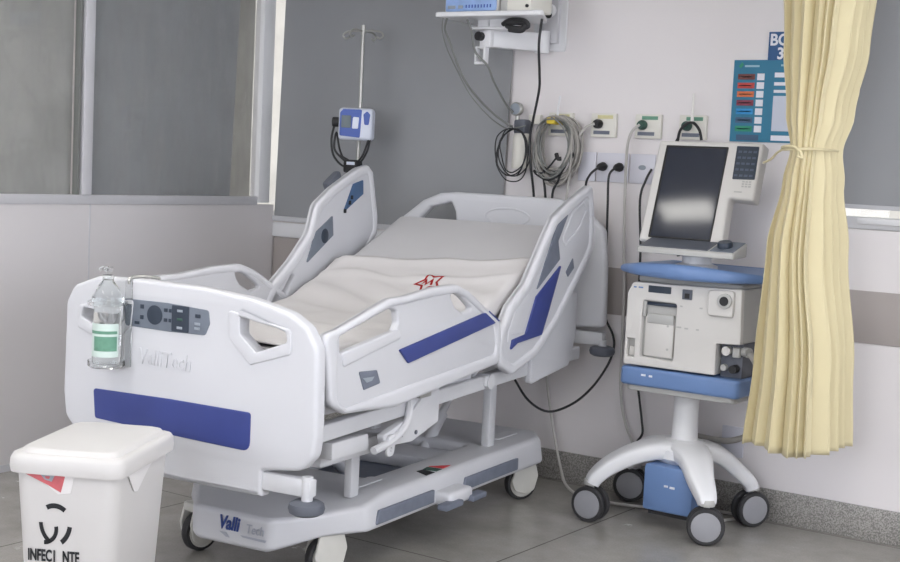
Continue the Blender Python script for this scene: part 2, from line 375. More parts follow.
# ceiling lamps
def lamp(x, y, w, d, label):
    t = thing('ceiling_lamp', label, 'ceiling lamp', (x, y, RZ), 0)
    obj('housing', panel(rect(-w / 2 - .04, w / 2 + .04, -d / 2 - .04, d / 2 + .04), Pxy(-.03), .06, .006, [rect(-w / 2, w / 2, -d / 2, d / 2)]), M_white2, t)
    obj('diffuser', box(BM(), -w / 2 - .005, w / 2 + .005, -d / 2 - .005, d / 2 + .005, -.04, -.02), M_lamp, t, smooth=0)
lamp(1.32, -2.85, 1.2, .6, 'ceiling light panel over the foot of the bed')
lamp(3.9, -2.3, 1.2, .6, 'ceiling light panel out in front of the curtain')
lamp(1.45, -5.0, 1.2, .6, 'ceiling light panel beside the partition far from the bed')
lamp(4.2, -4.9, 1.2, .6, 'ceiling light panel above the viewpoint')
lamp(-1.1, -1.6, 1.2, .6, 'ceiling light panel in the bay behind the glass')

# ------------------------------------------------------------------ the hospital bed (local frame: +y to the head, +x to the visible side)
PHI = math.radians(6.0); O = Vector((1.683, -1.186, 0))
bed = thing('hospital_bed', 'white electric hospital bed with raised side rails and navy stripes', 'hospital bed', O, PHI)
BMAT = Matrix.Translation(O) @ Matrix.Rotation(PHI, 4, 'Z')
def W(x, y, z): return BMAT @ Vector((x, y, z))
# base
def base_bm():
    out = fillet([(-.165, -.965), (.165, -.965), (.375, -.70), (.375, -.50), (.375, .50), (.375, .72), (.30, .84), (-.30, .84), (-.375, .72), (-.375, .5), (-.375, -.5), (-.375, -.70)], .05)
    hole = fillet([(-.20, -.42), (.20, -.42), (.20, .36), (-.20, .36)], .03)
    bm = panel(out, Pxy(0), .12, .022, [hole], seg=4)
    geom = bm.verts[:] + bm.edges[:] + bm.faces[:]
    for y in (-.82, -.66, -.56):
        bmesh.ops.bisect_plane(bm, geom=bm.verts[:] + bm.edges[:] + bm.faces[:], plane_co=(0, y, 0), plane_no=(0, 1, 0))
    for x in (-.28, .28, -.2, .2):
        bmesh.ops.bisect_plane(bm, geom=bm.verts[:] + bm.edges[:] + bm.faces[:], plane_co=(x, 0, 0), plane_no=(1, 0, 0))
    for v in bm.verts:
        x, y, z = v.co; k = (z + .06) / .12
        top = .285
        if y < -.56: top = .285 - .05 * min(1, (-.56 - y) / .30)
        bot = .168
        if y < -.66: bot = .168 - .055 * min(1, (-.66 - y) / .25) * max(0, 1 - max(0, abs(x) - .14) / .2)
        # side wall flares a little outward below its top edge
        if abs(x) > .33: v.co.x += math.copysign(.018 * (1 - k), x)
        v.co.z = bot + (top - bot) * k
    return bm
obj('base', base_bm(), M_bed_grey, bed, smooth=35)
bm = BM(); box(bm, -.205, .205, -.425, .365, .19, .205); obj('base_tray', bm, M_strip, bed)
bm = BM(); box(bm, -.205, .205, .10, .30, .205, .262, .012); obj('cross_beam', bm, M_bed_grey, bed)
# dark inserts along the base, the foot pedal and the brake marks
for y0, y1, a in ((-.655, -.245, 0), (-.015, .47, 1)):
    for s in (1, -1):
        if s < 0 and a: pass
        pts = [(y0, .186), (y1, .186), (y1, .236), (y0 + .02, .236)]
        obj('bumper_strip', panel(fillet(pts, .006), Pyz(s * .389), .012, .004), M_strip, bed)
pd = obj('brake_pedal', box(BM(), .37, .455, -.225, -.045, .17, .225, .018, 3), M_white, bed)
obj('pedal_blade', box(BM(), .43, .475, -.29, -.16, .172, .196, .006), M_strip, pd)
obj('pedal_blade', box(BM(), .43, .475, -.08, .03, .168, .192, .006), M_strip, pd)
for pts, m in (([(-.30, .0), (-.262, .052), (-.222, .048), (-.232, .002)], M_ink), ([(-.218, .05), (-.212, .004), (-.166, .006), (-.172, .056)], M_greenb), ([(-.16, .056), (-.152, .008), (-.085, .012)], M_redl)):
    p2 = [(y + .045, x) for y, x in pts]
    bm = panel(p2, lambda u, v, w: (.360 - v * 1.25, u, .2862 + w), .002, .0004)
    obj('brake_mark', bm, m, bed)
for x, y in ((.235, -.50), (.235, .63), (-.235, -.50), (-.235, .63)):
    bm = panel(fillet(rect(x - .030, x + .030, y - .10, y + .10), .030), Pxy(.284), .008, .002); obj('slot_cover', bm, M_white, bed)
# casters
def caster(parent, x, y, ang, r=.075, w=.03, twin=True):
    t = bpy.data.objects.new('caster', None); C.objects.link(t); t.parent = parent; t.location = (x, y, 0); t.rotation_euler = (0, 0, ang)
    return t
def bed_caster(x, y, ang):
    a = Matrix.Translation((x, y, 0)) @ Matrix.Rotation(ang, 4, 'Z'); r = .075
    prof = [(0, -.020), (.05, -.020), (.060, -.018), (.072, -.016), (.075, -.010), (.075, .010), (.072, .016), (.060, .018), (.05, .020), (0, .020)]
    bm = lathe(BM(), prof, (0, 0, r), (1, 0, 0)); bm.transform(a); c = obj('caster', bm, M_tyre, bed)
    for s in (-1, 1):
        bm = lathe(BM(), [(0, .0225), (.045, .0225), (.060, .0205), (.0605, .015)], (0, 0, r), (s, 0, 0)); bm.transform(a); obj('wheel_disc', bm, M_disc_w, c)
    out = fillet([(-.062, .085), (-.045, .045), (.015, .028), (.052, .048), (.068, .11), (.05, .175), (-.04, .175)], .025)
    bm = BM()
    for s in (-1, 1): panel(out, Pyz(s * .031), .012, .004, bm=bm)
    box(bm, -.037, .037, -.035, .055, .15, .185, .01); cyl(bm, (0, 0, .17), (0, 0, .20), .022)
    bm.transform(a); obj('caster_fork', bm, M_disc_w, c)
bed_caster(.255, -.76, -.45); bed_caster(-.295, -.76, PI - .25); bed_caster(.30, .70, -.6); bed_caster(-.31, .74, .2)
# lifting arms
for s in (1, -1):
    obj('lift_arm', box(BM(), s * .28 - .016, s * .28 + .016, -.676, -.622, .27, .47, .006), M_metalw, bed)
    obj('lift_arm', box(BM(), s * .28 - .018, s * .28 + .018, .37, .43, .27, .60, .006), M_metalw, bed)
bm = BM(); cyl(bm, (.0, .34, .215), (.0, .50, .37), .026); cyl(bm, (.0, .49, .36), (.0, .72, .585), .017); obj('lift_actuator', bm, M_metalw, bed)
bm = BM(); cyl(bm, (-.1, -.1, .22), (-.1, -.44, .46), .030); cyl(bm, (-.1, -.4, .43), (-.1, -.56, .55), .02); obj('lift_actuator', bm, M_metalw, bed)
# deck frame and mattress platform
HY = -.04; BA = math.radians(23.2)                 # hinge of the back section, its angle
def slope(y): return .55 + .03 * (y + 1.1)
bm = BM()
for s in (-1, 1):
    for y0, y1 in ((-1.16, .96),):
        pts = [(y0, slope(y0)), (y1, slope(y1)), (y1, slope(y1) + .055), (y0, slope(y0) + .055)]
        panel(fillet(pts, .008), Pyz(s * .415), .045, .006, bm=bm)
for y in (-1.13, -.62, -.1, .4, .93): box(bm, -.415, .415, y - .025, y + .025, slope(y) + .004, slope(y) + .05, .004)
obj('deck_frame', bm, M_metalw, bed)
bm = BM(); panel(rect(-1.13, HY, .632, .672), lambda u, v, w: (w, u, v), .84, .008, bm=bm)
obj('foot_platform', bm, M_bed_grey, bed)
def back(d, h):                                     # point on the raised back section: d along it, h above the platform top
    return (HY + d * math.cos(BA) - h * math.sin(BA), .672 + d * math.sin(BA) + h * math.cos(BA))
bm = panel([back(.01, -.04), back(.95, -.04), back(.95, 0), back(.01, 0)], lambda u, v, w: (w, u, v), .84, .008); obj('back_platform', bm, M_bed_grey, bed)
bm = BM()
for s in (-1, 1): tube(bm, [(s * .2, .25, .64), (s * .2, back(.62, -.05)[0], back(.62, -.05)[1])], .018, smooth=False)
obj('back_strut', bm, M_metalw, bed)
# headboard
out = fillet([(-.538, .755), (-.535, 1.10), (-.53, 1.19), (-.419, 1.276), (-.331, 1.313, .06), (-.245, 1.322), (.022, 1.322), (.291, 1.318, .1), (.40, 1.29, .06), (.456, 1.243), (.512, 1.193, .04), (.53, 1.016), (.538, .758, .03), (.31, .745), (-.31, .745)], .02)
hole = fillet([(-.43, 1.19), (-.375, 1.245), (-.265, 1.274), (-.242, 1.23), (-.235, 1.16), (-.40, 1.15)], .015)
hole2 = [(-x, z) for x, z in hole][::-1]
hb = obj('headboard', panel(out, Pxz(1.0), .05, .016, [hole], seg=4), M_white, bed)
ell = [(.032 + .118 * math.cos(t * PI / 20), 1.222 + .044 * math.sin(t * PI / 20)) for t in range(40)]
ell2 = [(.032 + .106 * math.cos(t * PI / 20), 1.222 + .034 * math.sin(t * PI / 20)) for t in range(40)]
obj('oval_emboss', panel(ell, Pxz(.976), .008, .003, [ell2]), M_white, hb)
obj('headboard_arm', box(BM(), -.53, .53, .985, 1.035, .675, .735, .008), M_metalw, bed)
obj('headboard_arm', box(BM(), .22, .26, .93, 1.0, .60, .72, .006), M_metalw, bed)
obj('headboard_arm', box(BM(), -.26, -.22, .93, 1.0, .60, .72, .006), M_metalw, bed)
def bumper(x, y, z, ztop):
    bm = lathe(BM(), [(0, -.022), (.04, -.022), (.054, -.014), (.058, 0), (.054, .014), (.04, .022), (0, .022)], (x, y, z)); o = obj('bumper_wheel', bm, M_greyd, bed)
    obj('bumper_pin', cyl(BM(), (x, y, z), (x, y, ztop), .018), M_metalw, o)
bumper(.527, 1.0, .652, .70); bumper(-.527, 1.0, .652, .70)
bumper(.47, -1.20, .372, .47); bumper(-.47, -1.20, .372, .47)
bm = BM(); box(bm, -.49, .49, -1.214, -1.176, .405, .462, .006); obj('footboard_arm', bm, M_metalw, bed)
for s in (-1, 1): obj('footboard_bracket', box(BM(), s * .25 - .02, s * .25 + .02, -1.17, -1.13, .46, .60, .004), M_metalw, bed)
# footboard
FY = -1.195
hr = [(.208, .962), (.386, .912), (.391, .881), (.275, .838), (.211, .889)]
hl = [(-x - .065, z) for x, z in hr][::-1]
half = [(.042, 1.023, .3), (.241, 1.006, .2), (.395, .973, .1), (.462, .935, .05), (.502, .87, .06), (.509, .60), (.50, .535, .05), (.455, .487, .06), (.31, .468, .006), (.31, .384, .006)]
far = [(-.32, .384, .006), (-.32, .468, .006), (-.475, .487, .06), (-.525, .535, .05), (-.537, .62), (-.532, .925, .05), (-.500, .985, .05), (-.390, 1.024, .08), (-.208, 1.027)]
out = fillet(half + far, .02)
fb = obj('footboard', panel(out, Pxz(FY), .055, .015, [fillet(hr, .012), fillet(hl, .012)], seg=5), M_white, bed)
for sg in (1, -1):
    sh_ = 0 if sg > 0 else -.065
    fo = fillet([(sg * x + sh_, z) for x, z in [(.160, .962), (.168, .873), (.252, .795), (.408, .845), (.404, .922)]], .015)
    fi = fillet([(sg * x + sh_, z) for x, z in hr], .012)
    obj('handle_rim', panel(fo, Pxz(FY - .0265), .012, .005, [fi]), M_white, fb)
st = [(-.395, .645), (-.067, .649), (.262, .646), (.262, .522, .03), (-.063, .532), (-.385, .545)]
obj('navy_stripe', panel(fillet(st, .012), Pxz(FY - .028), .006, .002), M_navy, fb)
sc = [(-.27, .960), (-.087, .961), (.083, .952), (.089, .909), (.072, .871), (-.075, .868), (-.26, .871)]
cp = obj('control_panel', panel(fillet(sc, .012), Pxz(FY - .028), .006, .002), M_key, fb)
obj('display_strip', panel(fillet(rect(-.064, .006, .872, .957), .004), Pxz(FY - .0315), .004, .001), M_keyd, cp)
ci = [(-.136 + .032 * math.cos(t * PI / 12), .917 + .032 * math.sin(t * PI / 12)) for t in range(24)]
obj('control_dial', panel(ci, Pxz(FY - .0315), .004, .001), M_keyd, cp)
for x, z, w, h in ((-.19, .94, .014, .014), (-.19, .905, .014, .014), (-.21, .885, .02, .01), (-.09, .937, .014, .012), (-.072, .937, .01, .012), (-.09, .905, .014, .012), (-.072, .905, .01, .012), (.042, .93, .02, .012)):
    obj('control_key', panel(rect(x - w / 2, x + w / 2, z - h / 2, z + h / 2), Pxz(FY - .0315), .004, .001), M_keyd, cp)
for x, z, m in ((-.03, .94, M_keyl), (-.03, .912, M_greenb), (-.03, .885, M_keyl), (.042, .905, M_keyl), (.042, .89, M_keyl)):
    obj('control_key', panel(rect(x - .011, x + .011, z - .004, z + .004), Pxz(FY - .0335), .003, .001), m, cp)
text('embossed_lettering', 'ValliTech', .075, M_white, fb, M3((-.205, FY - .0275, .752), (1, 0, -.02), (0, 0, 1)), .003, shear=.12, sx=.80)
# maker's lettering on the base
N1 = Vector((1, 0, -.0)); 
text('lettering', 'Valli', .066, M_inkblue, bed, M3((-.050, -.9685, .172), (1, 0, .0), (0, 0, 1)), .001, shear=.25, bold=.002, sx=.78)
text('lettering', 'Tech', .046, M_inkgrey, bed, M3((.066, -.9685, .172), (1, 0, .0), (0, 0, 1)), .001, shear=.2, sx=.82)
bm = BM(); panel([(-.045, .160), (-.015, .160), (.0, .144), (-.015, .144)], Pxz(-.9685), .001, .0002, bm=bm); panel([(.045, .160), (.155, .160), (.15, .151), (.055, .154)], Pxz(-.9685), .001, .0002, bm=bm)
obj('lettering', bm, M_inkgrey, bed)
# side rails at the foot
FR = [(-1.18, .912, .03), (-1.104, .921, .1), (-.799, .999, .08), (-.702, 1.0, .1), (-.498, 1.02, .1), (-.345, 1.022, .08), (-.25, .993, .06), (.016, .861, .04), (.033, .786, .05), (.018, .695, .03), (-.736, .629, .1), (-1.05, .648, .05), (-1.14, .689, .05)]
FRh1 = [(-1.091, .901), (-.793, .966, .02), (-.75, .955, .02), (-.74, .914, .02), (-.758, .889, .015), (-1.085, .845)]
FRh2 = [(-.385, .985, .015), (-.350, 1.000, .015), (-.300, .975, .01), (-.205, .922, .01), (-.28, .912, .01), (-.345, .940, .015)]
def foot_rail(s, label=None):
    out = fillet(FR, .03); holes = [fillet(FRh1, .01), fillet(FRh2, .01)]
    r = obj('foot_side_rail', panel(out, Pyz(s * .482), .03, .010, holes, seg=4), M_bed_grey, bed)
    rim_o = out; rim_i = fillet([(-1.115, .895), (-.795, .972, .05), (-.70, .975, .05), (-.5, .988, .08), (-.345, .990, .06), (-.262, .965, .05), (-.03, .850, .03), (-.01, .77, .02), (-.02, .735), (-.72, .69, .08), (-1.05, .668, .03), (-1.10, .70, .03)], .02)
    obj('rail_rim', panel(rim_o, Pyz(s * .484), .044, .014, [rim_i], seg=4), M_white, r)
    # broad white ledge under the hand opening
    obj('handle_ledge', panel(fillet([(-1.085, .846), (-.742, .894, .02), (-.715, .862), (-1.07, .80)], .012), Pyz(s * .494), .018, .006), M_white, r)
    obj('navy_stripe', panel(fillet([(-.733, .822), (-.081, .908), (.014, .862), (-.669, .771)], .004), Pyz(s * .499), .012, .003), M_navy, r)
    bd = obj('rail_badge', panel(fillet([(-.977, .775), (-.868, .769), (-.843, .723), (-.943, .712)], .006), Pyz(s * .498), .006, .002), M_strip, r)
    bm = BM(); panel([(-.955, .752), (-.885, .750), (-.90, .738), (-.93, .735)], Pyz(s * .5015), .002, .0005, bm=bm); obj('badge_print', bm, M_keyl, bd)
    return r
foot_rail(1); foot_rail(-1)
# side rails at the head
HR = [(.843, 1.394, .03), (.668, 1.334, .06), (.474, 1.255, .06), (.371, 1.143, .08), (.24, .996, .1), (.105, .917, .06), (.029, .826, .08), (.003, .751, .06), (.027, .686, .05), (.146, .637, .05), (.352, .688, .1), (.543, .803, .1), (.826, 1.043, .1), (.894, 1.115, .04), (.884, 1.26, .04)]
HL = [(.56, 1.430, .03), (.479, 1.413, .05), (.286, 1.329, .06), (.162, 1.256, .06), (.118, 1.134, .08), (-.005, 1.021, .1), (-.132, .932, .05), (-.20, .826, .08), (-.225, .751, .06), (-.21, .69, .05), (-.09, .637, .05), (.12, .69, .1), (.31, .80, .1), (.59, 1.04, .1), (.658, 1.12, .04), (.655, 1.20, .04), (.600, 1.40, .02)]
def xf(pts, dy): return [(p[0] + dy,) + tuple(p[1:]) for p in pts]
slit_r = [(.245, .965), (.165, .905), (.105, .825), (.095, .76), (.125, .80), (.20, .895)]
up_r = [(.655, 1.272), (.765, 1.322), (.83, 1.29), (.74, 1.20), (.60, 1.13), (.565, 1.16)]
r = obj('head_side_rail', panel(fillet(HR, .03), Pyz(.482), .03, .010, [], seg=4), M_bed_grey, bed)
obj('rail_rim', panel(fillet(HR, .03), Pyz(.484), .046, .015, [fillet(inset(HR, .042), .03)], seg=4), M_white, r)
obj('control_strip', panel(fillet([(.614, 1.271), (.495, 1.218), (.329, .958), (.548, 1.078), (.522, 1.155)], .006), Pyz(.497), .008, .002), M_strip, r)
obj('navy_stripe', panel(fillet([(.56, 1.056), (.331, .936), (.246, .790), (.13, .778), (.117, .738), (.176, .761), (.398, .774), (.459, .872)], .006), Pyz(.499), .012, .003), M_navy, r)
obj('handle_ledge', panel(fillet([(.245, .96), (.16, .905), (.10, .82), (.09, .76), (.125, .80), (.225, .80), (.31, .93)], .01), Pyz(.494), .010, .004), M_white, r)
obj('grip_recess', panel(fillet(up_r, .02), Pyz(.497), .005, .002, [fillet(inset(up_r, .012), .015)]), M_white, r)
obj('rail_badge', panel(fillet([(.616, 1.022), (.681, 1.079), (.698, 1.035), (.64, 1.0)], .004), Pyz(.498), .006, .002), M_strip, r)
slit_l = fillet([(.0, .965), (.022, .957), (-.055, .857), (-.09, .855)], .006)
l = obj('head_side_rail', panel(fillet(HL, .03), Pyz(-.482), .03, .010, [slit_l], seg=4), M_bed_grey, bed)
obj('rail_rim', panel(fillet(HL, .03), Pyz(-.484), .046, .015, [fillet(inset(HL, .042), .03)], seg=4), M_white, l)
cs = obj('control_strip', panel(fillet([(.283, 1.206), (.155, 1.135), (.097, 1.004), (.293, 1.12)], .006), Pyz(-.466), .008, .002), M_key, l)
ci = [(.225 + .026 * math.cos(t * PI / 12), 1.119 + .032 * math.sin(t * PI / 12)) for t in range(24)]
obj('control_dial', panel(ci, Pyz(-.4615), .004, .001), M_keyd, cs)
cs = obj('control_panel', panel(fillet([(.516, 1.363), (.436, 1.344), (.365, 1.218), (.521, 1.3)], .006), Pyz(-.466), .008, .002), mat('keypad_blue', (70, 98, 134), .4, var=.05, scale=30), l)
for y, z in ((.425, 1.285), (.41, 1.262), (.375, 1.225)): obj('control_key', panel(fillet(rect(y - .009, y + .009, z - .009, z + .009), .004), Pyz(-.4615), .004, .001), M_ink, cs)
# bed call handset clipped outside the far rail
hs = obj('hand_control', box(BM(), -.535, -.500, .29, .40, 1.335, 1.375, .010, mtx=Matrix.Translation((0, .345, 1.36)) @ Matrix.Rotation(.55, 4, 'X') @ Matrix.Translation((0, -.345, -1.36))), M_greyd, l)
# rail mechanism under the near foot rail and at the head
bm = BM()
box(bm, .37, .425, -1.0, -.78, .478, .535, .006)
panel(fillet([(-.70, .478), (-.52, .470), (-.335, .515), (-.335, .640), (-.42, .650), (-.56, .555), (-.72, .52)], .012), Pyz(.43), .03, .004, bm=bm)
rm = obj('rail_mechanism', bm, M_metalw, bed)
obj('mechanism_lever', tube(BM(), [(.445, -.78, .478), (.452, -.66, .50), (.452, -.575, .55), (.45, -.555, .635)], .014), M_metalw, rm)
obj('mechanism_tab', panel(fillet([(-.71, .445), (-.665, .445), (-.65, .52), (-.70, .52)], .02), Pyz(.452), .012, .003), M_metalw, rm)
for y, z in ((-.685, .47), (-.60, .505), (-.50, .50), (-.56, .585)): obj('bolt', cyl(BM(), (.44, y, z), (.458 if y < -.65 else .449, y, z), .008, n=12), M_greyd, rm)
obj('mechanism_catch', box(BM(), .448, .47, -.52, -.44, .625, .66, .004), M_steel, rm)
obj('lift_bracket', box(BM(), .20, .37, -.98, -.60, .44, .50, .01), M_metalw, bed)
bm = BM(); panel(fillet([(.42, .56), (.80, .60), (.86, .72), (.86, .92), (.72, .92), (.60, .78), (.42, .68)], .02), Pyz(.44), .03, .006, bm=bm); obj('rail_mechanism', bm, M_bed_grey, bed)
bm = BM(); panel(fillet([(.42, .56), (.80, .60), (.86, .72), (.80, .88), (.60, .78), (.42, .68)], .02), Pyz(-.44), .03, .006, bm=bm); obj('rail_mechanism', bm, M_bed_grey, bed)
bm = BM(); panel(fillet([(-.70, .478), (-.335, .515), (-.335, .640), (-.56, .60)], .012), Pyz(-.43), .03, .004, bm=bm); obj('rail_mechanism', bm, M_metalw, bed)
bm = BM(); cyl(bm, (.40, .06, .615), (.455, .06, .615), .03); box(bm, .40, .45, .02, .10, .60, .64, .006); obj('rail_pivot', bm, M_metalw, bed)

# ------------------------------------------------------------------ mattress and sheet
def sweep_rect(path, w, h, r, place):
    """rounded rectangle swept along (y, z, angle) stations; z is the underside"""
    sec = fillet([(-w / 2, 0), (w / 2, 0), (w / 2, h), (-w / 2, h)], r, 5); bm = BM(); rings = []
    for y, z, a in path:
        rings.append([bm.verts.new((p.x, y - p.y * math.sin(a), z + p.y * math.cos(a))) for p in sec])
    n = len(sec)
    for R, S in zip(rings, rings[1:]):
        for i in range(n): bm.faces.new((R[i], R[(i + 1) % n], S[(i + 1) % n], S[i]))
    bm.faces.new(rings[0][::-1]); bm.faces.new(rings[-1])
    return bm
MH = .165
path = [(-1.13, .674, 0), (-1.12, .674, 0), (-.7, .674, 0), (-.3, .674, 0)]
for k in range(0, 7):
    a = BA * k / 6; d = .26 * (k / 6 - .5); 
    yy = HY + d * (1 if d < 0 else math.cos(BA)); zz = .674 + (d * math.sin(BA) if d > 0 else 0) + .006
    path.append((yy, zz, a))
for d in (.3, .5, .7, .9, .955): path.append((back(d, .002)[0], back(d, .002)[1], BA))
mt = obj('mattress', sweep_rect(path, .86, MH, .035, None), M_matt); mt.matrix_world = BMAT
tag(mt, 'grey covered mattress lying on the hospital bed, its back section raised', 'mattress')
def mtop(y):                                        # height of the mattress top over the bed's long axis
    z0 = .674 + MH; y0 = HY - MH * math.sin(BA)
    t = (y - y0) ; k = math.tan(BA)
    s = .10
    return z0 + k * (t + math.sqrt(t * t + s * s)) / 2 - .012
bm = BM(); NX, NY = 56, 110
x_half = .47; grid = []
for i in range(NX + 1):
    u = -1 + 2 * i / NX; row = []
    sx = u * (.43 + .075)
    yend = .325 + .05 * u + .06 * max(0, u) ** 2 + .008 * math.sin(u * 9)
    for j in range(NY + 1):
        v = j / NY; y = -1.115 + (yend + 1.115) * v
        z = mtop(y) + .028
        x = sx; drop = max(0, abs(sx) - .418)
        if drop > 0: x = math.copysign(.418 + min(drop, .022) + .08 * max(0, drop - .022), sx); z -= max(0, drop - .010) * 1.0
        wv = noise.noise((x * 2.2, y * 7.5 + x * 1.6, 1.3)) * .010 + noise.noise((x * 7, y * 9, 4.1)) * .004
        near = math.exp(-((y - .02 - .10 * x) / .20) ** 2)
        wv += near * .013 * math.sin((y + .32 * x + .05 * math.sin(5 * x)) * 34) * (.6 + .4 * noise.noise((x * 3, y * 2, 9)))
        hem = math.exp(-((yend - y) / .035) ** 2); wv += hem * .012 + .010 * math.exp(-((yend - .11 - .05 * math.sin(2.2 * x + 1) - y) / .022) ** 2)
        z += wv * (1 if abs(sx) < .41 else .5)
        row.append(bm.verts.new((x, y, z)))
    grid.append(row)
for i in range(NX):
    for j in range(NY): bm.faces.new((grid[i][j], grid[i + 1][j], grid[i + 1][j + 1], grid[i][j + 1]))
sh = obj('bed_sheet', bm, M_sheet, smooth=80); sh.matrix_world = BMAT
md = sh.modifiers.new('thickness', 'SOLIDIFY'); md.thickness = .006; md.offset = -1
tag(sh, 'rumpled white bed sheet with a red star print, spread over the mattress', 'bed sheet')
# printed star near the upper hem
cx, cy = .105, .150
star = []
for k in range(10):
    a = PI / 2 + k * PI / 5 + .5; r0 = .070 if k % 2 == 0 else .036
    star.append((cx + r0 * math.cos(a), cy + r0 * math.sin(a)))
def on_sheet(u, v, w): return (u, v, mtop(v) + .034 + .010 + w)
def dense(pts, n=6):
    out = []
    for i in range(len(pts)):
        a, b = pts[i], pts[(i + 1) % len(pts)]
        out += [(a[0] + (b[0] - a[0]) * k / n, a[1] + (b[1] - a[1]) * k / n) for k in range(n)]
    return out
so = dense(star); si = [(cx + (p[0] - cx) * .72, cy + (p[1] - cy) * .72) for p in so]
bm = panel(so, on_sheet, .0016, .0003, [si])
panel([(cx - .03, cy - .015), (cx - .02, cy + .02), (cx - .008, cy - .005), (cx + .008, cy + .025), (cx + .022, cy - .015), (cx + .012, cy - .018), (cx + .004, cy + .005), (cx - .01, cy - .022), (cx - .018, cy)], on_sheet, .0016, .0003, bm=bm)
STAR = obj('star_print', bm, M_red, sh)
sw = STAR.modifiers.new('lay', 'SHRINKWRAP'); sw.target = sh; sw.wrap_method = 'PROJECT'; sw.use_project_z = True; sw.use_negative_direction = True; sw.use_positive_direction = True; sw.offset = .0012

# ------------------------------------------------------------------ gel bottle and its holder on the footboard
def Lw(x, y, z): return W(x, y, z)
hp = W(-.290, -1.280, 0)
h = thing('bottle_holder', 'clear plastic holder hooked over the bed footboard', 'holder', (hp.x, hp.y, .735), PHI)
bm = lathe(BM(), [(.0, 0), (.054, 0), (.060, .006), (.060, .022), (.057, .022), (.054, .006), (0, .004)]); obj('cup', bm, M_clear, h)
obj('ring', lathe(BM(), [(.054, .205), (.064, .205), (.064, .217), (.054, .217), (.054, .205)]), M_clear, h)
bm = BM(); box(bm, .030, .058, .050, .0535, .0, .285, .001); obj('back_strap', bm, M_clear, h)
obj('hook', tube(BM(), [(.045, .051, .275), (.045, .052, .292), (.05, .085, .298), (.07, .115, .297), (.115, .120, .294)], .005), M_steel, h)
b = thing('gel_bottle', 'clear pump bottle of hand gel with a green and white label', 'bottle', (hp.x, hp.y, .742), PHI + .25)
prof = [(0, .001), (.042, .001), (.046, .006), (.046, .16), (.043, .172), (.043, .195), (.051, .205), (.052, .222), (.030, .262), (.018, .278), (.015, .286), (.015, .296), (0, .296)]
obj('bottle_body', lathe(BM(), prof), M_gel, b)
def arc_label(z0, z1, a0, a1, r):
    bm = BM(); n = 20; A = []
    for k in range(n + 1):
        a = a0 + (a1 - a0) * k / n
        A.append((bm.verts.new((r * math.cos(a), r * math.sin(a), z0)), bm.verts.new((r * math.cos(a), r * math.sin(a), z1))))
    for p, q in zip(A, A[1:]): bm.faces.new((p[0], q[0], q[1], p[1]))
    return bm
lb = obj('bottle_label', arc_label(.030, .140, -PI * .95, -PI * .05, .0467), M_labelpaper, b)
obj('label_print', arc_label(.050, .098, -PI * .66, -PI * .10, .0471), M_green, lb)
obj('label_print', arc_label(.106, .116, -PI * .85, -PI * .1, .0471), M_green, lb)
bm = BM(); cyl(bm, (0, 0, .280), (0, 0, .296), .018); cyl(bm, (0, 0, .296), (0, 0, .314), .009); cyl(bm, (0, 0, .310), (0, 0, .322), .015); tube(bm, [(0, 0, .318), (-.014, -.010, .319), (-.022, -.018, .312)], .006)
obj('pump_head', bm, M_clear, b)

# ------------------------------------------------------------------ waste bin
BW, BD = .36, .49
bn = thing('waste_bin', 'white lidded infectious waste bin standing by the foot of the bed', 'waste bin', (1.945, -2.885, 0), math.radians(27))
def ring_loft(levels, r):
    bm = BM(); rings = []
    for z, w, d in levels:
        sec = fillet([(-w / 2, -d / 2), (w / 2, -d / 2), (w / 2, d / 2), (-w / 2, d / 2)], r, 6); rings.append([bm.verts.new((p.x, p.y, z)) for p in sec])
    n = len(rings[0])
    for R, S in zip(rings, rings[1:]):
        for i in range(n): bm.faces.new((R[i], R[(i + 1) % n], S[(i + 1) % n], S[i]))
    bm.faces.new(rings[0][::-1]); bm.faces.new(rings[-1])
    return bm
obj('bin_body', ring_loft([(.0, .25, .38), (.012, .262, .392), (.55, .325, .462), (.575, .328, .465)], .05), M_bin, bn)
obj('lid', ring_loft([(.557, .345, .485), (.556, .36, .50), (.572, .366, .506), (.595, .362, .502), (.606, .35, .49), (.609, .335, .475), (.609, .315, .455), (.620, .30, .44), (.6225, .285, .425)], .055), M_bin, bn)
obj('pedal', box(BM(), -.07, .07, -.245, -.17, .02, .035, .005), M_black, bn)
FX = -.2315                                          # front face (thin end) carries the mark; its slope follows the body
def on_front(u, v, w):                               # u across, v height
    y = -(.196 + (.231 - .196) * (v - .012) / .538) - .0012
    return (u, y - w, v)
bags = obj('bag_corner', panel(fillet([(-.13, .555), (.03, .555), (.018, .505), (-.02, .500), (-.06, .527)], .004), on_front, .002, .0004), mat('bag_plastic', (222, 220, 220), .35), bn)
obj('warning_print', panel([(-.128, .554), (.002, .554), (-.012, .506), (-.05, .524)], lambda u, v, w: (u, on_front(u, v, w)[1] - .0018, v), .0012, .0002), mat('faded_red_print', (196, 100, 106), .5, var=.08, scale=40), bags)
obj('warning_print', panel([(-.075, .554), (-.03, .554), (-.04, .535), (-.062, .54)], lambda u, v, w: (u, on_front(u, v, w)[1] - .0032, v), .0012, .0002, [[(-.062, .550), (-.044, .550), (-.048, .542), (-.058, .543)]]), M_keyl, bags)
def on_side(u, v, w): return (.131 + (.1625 - .131) * (v - .012) / .538 + .004 + w, u, v)
obj('bag_corner', panel(fillet([(-.155, .555), (.08, .558), (.02, .535), (-.06, .487), (-.09, .492)], .004), on_side, .002, .0004), mat('bag_plastic_white', (228, 226, 226), .35), bn)
bn.scale = (.915, .915, 1)
